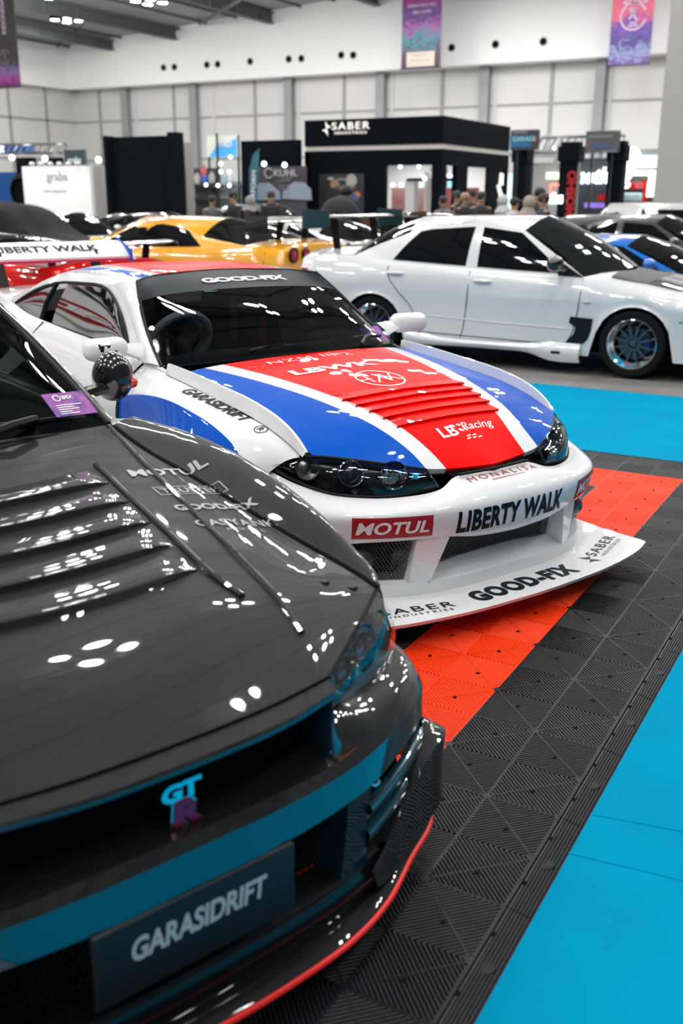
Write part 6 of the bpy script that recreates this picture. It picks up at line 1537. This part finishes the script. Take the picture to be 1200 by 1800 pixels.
# --- hanging banners
BNP = [mat('banner_base', (.03, .01, .06), .6)]
def hang(px0, px1, pyb, y, zt, label, kind):
    q0, q1 = P(px0, pyb, y=y), P(px1, pyb, y=y); w_ = q1.x-q0.x; h_ = zt-q0.z; cx = (q0.x+q1.x)/2
    t = thing('hanging_banner', label, 'banner', (cx, y, 0))
    name = 'banner_print_%d' % kind
    m_ = mat(name, (.1, .02, .15), .6); n, l, b = nodes(m_)
    tc = n.new('ShaderNodeTexCoord'); sp_ = n.new('ShaderNodeSeparateXYZ'); l.new(tc.outputs['Object'], sp_.inputs[0])
    mr = n.new('ShaderNodeMapRange'); mr.inputs['From Min'].default_value = q0.z; mr.inputs['From Max'].default_value = q0.z+4.4; l.new(sp_.outputs['Z'], mr.inputs['Value'])
    ns = n.new('ShaderNodeTexNoise'); ns.inputs['Scale'].default_value = 2.6; ns.inputs['Detail'].default_value = 3; ns.inputs['Distortion'].default_value = 1.2; mpn = n.new('ShaderNodeMapping'); mpn.inputs['Scale'].default_value = (1, 1, 1.6); l.new(tc.outputs['Object'], mpn.inputs[0]); l.new(mpn.outputs[0], ns.inputs['Vector'])
    ad = n.new('ShaderNodeMath'); ad.operation = 'MULTIPLY_ADD'; ad.inputs[1].default_value = .42 if kind < 2 else .16; l.new(ns.outputs[0], ad.inputs[0]); sb_ = n.new('ShaderNodeMath'); sb_.operation = 'ADD'; sb_.inputs[1].default_value = -.21 if kind < 2 else -.08; l.new(mr.outputs[0], sb_.inputs[0]); l.new(sb_.outputs[0], ad.inputs[2])
    rp_ = n.new('ShaderNodeValToRGB'); e = rp_.color_ramp.elements
    cols = {0: [(0, (.05, .02, .06)), (.14, (.10, .05, .10)), (.26, (.04, .22, .26)), (.36, (.30, .08, .30)), (.46, (.06, .04, .18)), (.6, (.30, .03, .22)), (.8, (.06, .03, .20))],
            1: [(0, (.12, .05, .22)), (.10, (.20, .24, .42)), (.18, (.05, .03, .16)), (.30, (.10, .05, .28)), (.42, (.55, .10, .16)), (.60, (.55, .08, .20)), (.8, (.16, .05, .35))],
            2: [(0, (.12, .02, .10)), (.06, (.30, .05, .25)), (.11, (.16, .12, .30)), (.16, (.035, .028, .03)), (.5, (.03, .027, .027)), (.8, (.03, .027, .027)), (1., (.03, .027, .027))]}[kind]
    e[0].position, e[0].color = cols[0][0], (*cols[0][1], 1); e[1].position, e[1].color = cols[-1][0], (*cols[-1][1], 1)
    for p_, c_ in cols[1:-1]: k_ = e.new(p_); k_.color = (*c_, 1)
    l.new(ad.outputs[0], rp_.inputs[0]); l.new(rp_.outputs[0], b.inputs['Base Color'])
    m = MB(); m.box((0, 0, (q0.z+zt)/2), (w_, .03, h_), m_); m.build('banner_cloth', t)
    m = MB(); m.tube([(-w_/2-.05, 0, zt), (w_/2+.05, 0, zt)], .03, GUN, 6); m.tube([(-w_/2-.03, 0, q0.z), (w_/2+.03, 0, q0.z)], .025, GUN, 6); m.tube([(-w_/2*.8, 0, zt), (-w_/2*.8, 0, roofz(cx))], .01, GUN, 5); m.tube([(w_/2*.8, 0, zt), (w_/2*.8, 0, roofz(cx))], .01, GUN, 5); m.build('hanging_rail', t)
    return t, q0.z, w_, cx
t, zb_, w_, cx = hang(705, 773, 122, 40., 9.9, 'purple printed banner hanging on the white upper wall above the black stand', 0)
m = MB(); m.rbox((0, -.03, zb_+.35), (w_*.72, .02, .58), mat('banner_cream', (.55, .48, .42), .6), .008); pn = m.build('cream_panel', t)
for k, s_ in enumerate(('ORGANIZED BY', 'OFFICIAL PARTNER')): decal('banner_lettering', text_shape(s_, h=.07, sx=1.0), mat('banner_dim_print'), (-.0, -.045, zb_+.50-.2*k), (1, 0, 0), (0, 0, 1), pn)
for k, s_ in enumerate(('NIKMATI FOTO SERU', 'HALL 5-10 ICE')): decal('banner_lettering', text_shape(s_, h=.12, sx=.85, bold=.02), mat('banner_pale_print', (.55, .42, .55), .6), (0, -.02, 9.15-.25*k), (1, 0, 0), (0, 0, 1), t)
t, zb_, w_, cx = hang(1068, 1140, 116, 40., 9.9, 'pink and purple banner with round white emblem hanging on the white wall', 1)
logo2 = join2d(ring2d(.44, .50, 40, .4, 6.0), bar2d((-.18, .30), (.12, .22), .06), bar2d((-.18, .30), (.16, -.16), .06), bar2d((.14, .30), (-.16, -.10), .06), bar2d((-.14, -.22), (.14, -.22), .05), bar2d((-.2, -.32), (.2, -.32), .05))
q = P(1112, 28, y=39.9); decal('banner_emblem', logo2, mat('banner_pale_print'), (q.x-cx, -.03, q.z), (1, 0, 0), (0, 0, 1), t, thick=.004)
q = P(1116, 0, y=39.9); decal('banner_lettering', text_shape('2025', h=.30, sx=1.2, bold=.02), mat('banner_pale_print'), (q.x-cx, -.03, q.z+.05), (1, 0, 0), (0, 0, 1), t, thick=.004)
t, zb_, w_, cx = hang(-38, 37, 157, 22., 7.6, 'dark banner with vertical lettering hanging at the top left of the hall', 2)
q = P(8, 50, y=22); decal('banner_lettering', text_shape('INDONESIA MODIFICATION', h=.17, sx=.8, bold=.02), mat('banner_pale_print'), (q.x-cx, -.03, q.z+1.0), (0, 0, 1), (-1, 0, 0), t, thick=.003)
q = P(10, 101, y=22); decal('banner_emblem', move2d(logo2, 0, 0, .42), mat('banner_dim_print'), (q.x-cx, -.03, q.z), (1, 0, 0), (0, 0, 1), t, thick=.003)

# ------------------------------------------------------------------ visitors
def person(px, py, d, rz, label, shirt, pants=(.02, .02, .025), skin=(.36, .21, .15), hair=(.012, .010, .010), lean=0., arm=0., scarf=None, seat=False, cap=None, hgt=None, bulk=0):
    """px, py: head centre in the picture, d: depth; the figure stands on the floor below it"""
    hp = P(px, py, d=d); H = (hp.z+.12) if hgt is None else hgt
    k = H/1.70
    t = thing('person', label, 'person', (hp.x, hp.y, 0), rz)
    sk = mat('skin_%d' % int(skin[0]*100), skin, .55)
    bm = bmesh.new(); V = {}
    def v(n_, x, y, z): V[n_] = bm.verts.new((x*k, y*k, z*k)); return n_
    lx = lean
    joints = [('pel', 0, 0, .93), ('spi', .02+lx*.3, 0, 1.15), ('che', .02+lx*.8, 0, 1.34), ('nek', .02+lx*1.1, 0, 1.46), ('hd0', .035+lx*1.25, 0, 1.54), ('hd1', .04+lx*1.3, 0, 1.62)]
    for j in joints: v(*j)
    for s, n_ in ((1, 'l'), (-1, 'r')):
        v('hip'+n_, 0, .09*s, .90); v('kne'+n_, .03, .10*s, .49); v('ank'+n_, -.01, .105*s, .09); v('toe'+n_, .13, .12*s, .04)
        v('sho'+n_, .01+lx*.95, .18*s, 1.39); a_ = arm if s > 0 else arm*.4
        v('elb'+n_, .02+lx*.9+.14*a_, .235*s, 1.13+.04*a_); v('wri'+n_, .06+lx*.9+.36*a_, .22*s, .90+.28*a_); v('han'+n_, .08+lx*.9+.44*a_, .21*s, .82+.34*a_)
    E_ = [('pel', 'spi'), ('spi', 'che'), ('che', 'nek'), ('nek', 'hd0'), ('hd0', 'hd1')]
    for n_ in 'lr': E_ += [('pel', 'hip'+n_), ('hip'+n_, 'kne'+n_), ('kne'+n_, 'ank'+n_), ('ank'+n_, 'toe'+n_), ('che', 'sho'+n_), ('sho'+n_, 'elb'+n_), ('elb'+n_, 'wri'+n_), ('wri'+n_, 'han'+n_)]
    for a_, b_ in E_: bm.edges.new((V[a_], V[b_]))
    rad = dict(pel=(.13, .15), spi=(.115, .14), che=(.12, .155), nek=(.055, .055), hd0=(.075, .07), hd1=(.088, .080))
    bm.verts.ensure_lookup_table(); bm.verts.index_update()
    idx = {n_: V[n_].index for n_ in V}
    me = D.meshes.new('body'); bm.to_mesh(me); bm.free()
    o = D.objects.new('body', me); C.objects.link(o); o.parent = t
    md = o.modifiers.new('skin', 'SKIN'); md.use_smooth_shade = True
    for n_, i in idx.items():
        sv = me.skin_vertices[0].data[i]
        base = n_[:-1] if n_[-1] in 'lr' and n_ not in rad else n_
        r_ = rad.get(n_) or {'hip': (.09, .09), 'kne': (.062, .062), 'ank': (.042, .042), 'toe': (.036, .045), 'sho': (.062, .062), 'elb': (.044, .044), 'wri': (.030, .030), 'han': (.020, .042)}[base]
        sv.radius = (r_[0]*k, r_[1]*k); sv.use_root = (n_ == 'pel')
    ss = o.modifiers.new('smooth', 'SUBSURF'); ss.levels = 1; ss.render_levels = 2
    me.materials.append(sk)
    # clothes follow the body: shirt and trousers as lofted tubes, sleeves, shoes, hair, face
    sh_ = mat('cloth_%02d%02d%02d' % tuple(int(c*99) for c in shirt), shirt, .8); pt_ = mat('cloth_%02d%02d%02d' % tuple(int(c*99) for c in pants), pants, .8)
    def W(n_): x = dict((j[0], j[1:]) for j in joints)[n_]; return Vector(x)*k
    a = MB(); rings = []
    for z, rx, ry, dx in ((.86, .145, .185, 0), (.98, .145, .175, .005+lx*.08), (1.12, .135, .17, .02+lx*.28), (1.28, .14, .195, .02+lx*.65), (1.39, .125, .205, .02+lx*.92), (1.45, .085, .12, .02+lx*1.05), (1.475, .066, .07, .02+lx*1.1)):
        rings.append([((dx+rx*math.cos(q_))*k, ry*math.sin(q_)*k, z*k) for q_ in [2*PI*i/16 for i in range(17)]])
    a.patch(rings, sh_, 2, 1, lv=True)
    for s, n_ in ((1, 'l'), (-1, 'r')):
        a_ = arm if s > 0 else arm*.4
        p0 = Vector((.01+lx*.95, .165*s, 1.405))*k; p1 = Vector((.02+lx*.9+.14*a_, .235*s, 1.13+.04*a_))*k
        a.tube([p0, p0.lerp(p1, .5), p0.lerp(p1, .92)], .07*k, sh_, 12, rr=[.078*k, .068*k, .062*k])
    a.build('shirt', t)
    a = MB()
    for s in (1, -1):
        a.tube([(0, .085*s*k, .95*k), (.01*k, .095*s*k, .72*k), (.03*k, .10*s*k, .49*k), (0, .105*s*k, .11*k)], .1, pt_, 12, rr=[.125*k, .105*k, .08*k, .068*k])
    a.build('trousers', t)
    for s in (1, -1):
        a = MB(); a.ell((.06*k, .112*s*k, .045*k), (.145*k, .055*k, .048*k), mat('shoe_dark', (.03, .03, .03), .5), 8, 14); a.build('shoe', t)
    hc = Vector((.04+lx*1.3, 0, 1.62))*k
    a = MB(); a.ell(hc+Vector((.105, 0, -.012))*k, (.018*k, .014*k, .022*k), sk, 6, 8)
    for s in (1, -1): a.ell(hc+Vector((.082, .034*s, .015))*k, (.012*k, .012*k, .008*k), mat('eye_dark', (.02, .018, .016), .3), 6, 8); a.ell(hc+Vector((-.005, .085*s, 0))*k, (.02*k, .012*k, .03*k), sk, 6, 8)
    a.ell(hc+Vector((.088, 0, -.052))*k, (.01*k, .026*k, .007*k), mat('lip_tone', (.25, .09, .08), .5), 6, 8)
    a.build('face', t)
    if scarf:
        a = MB(); a.ell(hc+Vector((-.012, 0, .006))*k, (.122*k, .112*k, .135*k), mat('scarf_%d' % int(scarf[0]*99), scarf, .85), 12, 16)
        a.tube([hc+Vector((-.02, 0, -.08))*k, hc+Vector((-.03, 0, -.22))*k], .12*k, mat('scarf_%d' % int(scarf[0]*99)), 14, rr=[.10*k, .185*k]); a.build('head_scarf', t)
    else:
        a = MB(); a.ell(hc+Vector((-.022, 0, .032))*k, (.108*k, .098*k, .100*k), mat('hair_%d' % int(hair[0]*1000), hair, .6), 10, 16)
        if cap: a.ell(hc+Vector((.09, 0, .055))*k, (.08*k, .07*k, .012*k), mat('hair_%d' % int(hair[0]*1000)), 6, 12)
        a.build('cap' if cap else 'hair', t)
    if bulk:
        a = MB(); a.ell((-.10*k+lx*.7*k, 0, 1.22*k), (.27*k, bulk*k, .34*k), sh_, 14, 20); a.ell((-.02*k+lx*k, 0, 1.42*k), (.2*k, bulk*.75*k, .16*k), sh_, 10, 16); a.build('jacket', t)
    for s in (1, -1):      # hands with fingers
        a_ = arm if s > 0 else arm*.4
        hp_ = Vector((.08+lx*.9+.44*a_, .21*s, .82+.34*a_))*k; dr = (hp_-Vector((.06+lx*.9+.36*a_, .22*s, .90+.28*a_))*k).normalized(); sd = Vector((1, 0, 0)) if abs(dr.z) > .7 else Vector((0, 0, 1))
        a = MB(); sd = (sd-dr*sd.dot(dr)).normalized()
        for j, L_ in enumerate((.062, .072, .068, .052)):
            b0 = hp_+sd*(.030-.020*j)*k; a.tube([b0, b0+dr*L_*.55*k, b0+dr*L_*k+Vector((0, -.010*s*k, 0))], .0085*k, sk, 6)
        b0 = hp_+sd*.038*k-dr*.03*k; a.tube([b0, b0+sd*.022*k+dr*.02*k, b0+sd*.026*k+dr*.05*k], .0095*k, sk, 6)
        a.build('fingers', t)
    return t
AZ = math.radians(-60)
person(372, 357, 21.6, AZ+.6, 'person with grey top standing below the product shelves', (.10, .10, .105))
person(411, 349, 21.4, AZ-1.0, 'person in black top near the feather flag, left of the headscarf wearer', (.015, .016, .018))
person(437, 358, 22.2, AZ+1.4, 'person in black with grey headscarf left of the seated-looking man', (.02, .02, .022), scarf=(.25, .25, .25))
person(476, 349, 22.4, AZ+.2, 'man in black shirt with red lanyard in front of the purple banner', (.016, .016, .018), arm=.7)
person(593, 343, 16.9, AZ+PI-.4, 'large dark figure in black jacket leaning before the stand poster, back turned', (.010, .011, .014), lean=.30, skin=(.2, .12, .09), cap=True, bulk=.36)
person(786, 359, 20.2, AZ-.7, 'person in grey shirt leaning at the corner of the black stand', (.14, .15, .16), lean=.12, arm=.8)
person(801, 350, 20.6, AZ+1.0, 'person in black right behind the grey shirted visitor at the stand corner', (.02, .02, .02))
person(816, 354, 19.3, AZ+.5, 'bald man in black with raised forearm before the stand side window', (.015, .015, .016), hair=(.30, .18, .13), arm=1.1)
person(829, 347, 21.0, AZ-.4, 'person with dark hair between the bald man and the orange print shirt', (.03, .03, .035))
person(845, 352, 19.6, AZ+.2, 'person in black shirt with orange print before the black stand', (.03, .02, .018))
person(885, 358, 20.0, AZ-1.2, 'person wearing pale grey top and scarf right of the stand emblem', (.42, .43, .44), scarf=(.5, .5, .5))
person(902, 362, 19.2, AZ+2.0, 'person in cream jacket with dark cap beside the pale grey top', (.5, .5, .46), cap=True)
person(927, 362, 17.4, AZ+.9, 'person in orange brown top left of the two men facing away', (.40, .18, .07), scarf=(.32, .28, .24))
person(950, 346, 18.4, AZ-1.3, 'tall man in black behind the man in navy, looking left', (.012, .013, .016))
person(957, 357, 16.8, AZ-1.5, 'man in navy and red shirt looking left above the white saloon roof', (.02, .025, .06), hair=(.03, .025, .02))
# things standing among the cars
m = MB(); q = P(34, 330, y=20.); m.lathe([(.36, 0), (.50, .1), (.52, .22), (.36, .24)], RUBBER, (q.x, 20, q.z-.1), 'y', 28); m.lathe([(0, .1), (.36, .1)], VOID, (q.x, 20, q.z-.1), 'y', 28); m.box((q.x, 20.1, (q.z-.6)/2), (.5, .3, q.z-.6), NAVY); tag(m.build('tyre_display'), 'black tyre display ring left of the white stand wall', 'display')

# ------------------------------------------------------------------ workshop stand outside the picture, seen mirrored in the coupe's side windows
gs = thing('exhibition_stand', 'white workshop stand with red lettered band, seen mirrored in the striped coupe side window', 'stand', (-11.2, 1.2, 0), 0)
m = MB(); m.box((-.15, 0, 2.3), (.3, 8.4, 4.6), mat('white_stand_wall')); m.build('back_wall', gs)
m = MB(); m.box((.03, .6, 2.55), (.06, 6.6, .70), REDV); bd_ = m.build('red_band', gs)
decal('band_lettering', text_shape('GARASIDRIFT', bold=.05, sx=1.25, shear=.15, h=.40, space=.92), WHITEV, (.075, 1.3, 2.55), (0, 1, 0), (0, 0, 1), bd_)
m = MB(); m.box((.03, 0, 3.55), (.05, 5.2, .06), BLACKV); m.box((.03, 0, 4.2), (.05, 5.2, .06), BLACKV); m.box((.03, 0, 1.9), (.05, 8.2, .05), GREYV); m.build('black_trim', gs)
decal('sign_lettering', text_shape('CARBON', bold=.05, sx=1.5, h=.42), BLACKV, (.05, 1.3, 3.88), (0, 1, 0), (0, 0, 1), gs)
m = MB(); m.box((1.0, 1.4, .55), (.8, 2.2, 1.1), mat('counter_white')); m.build('counter', gs)
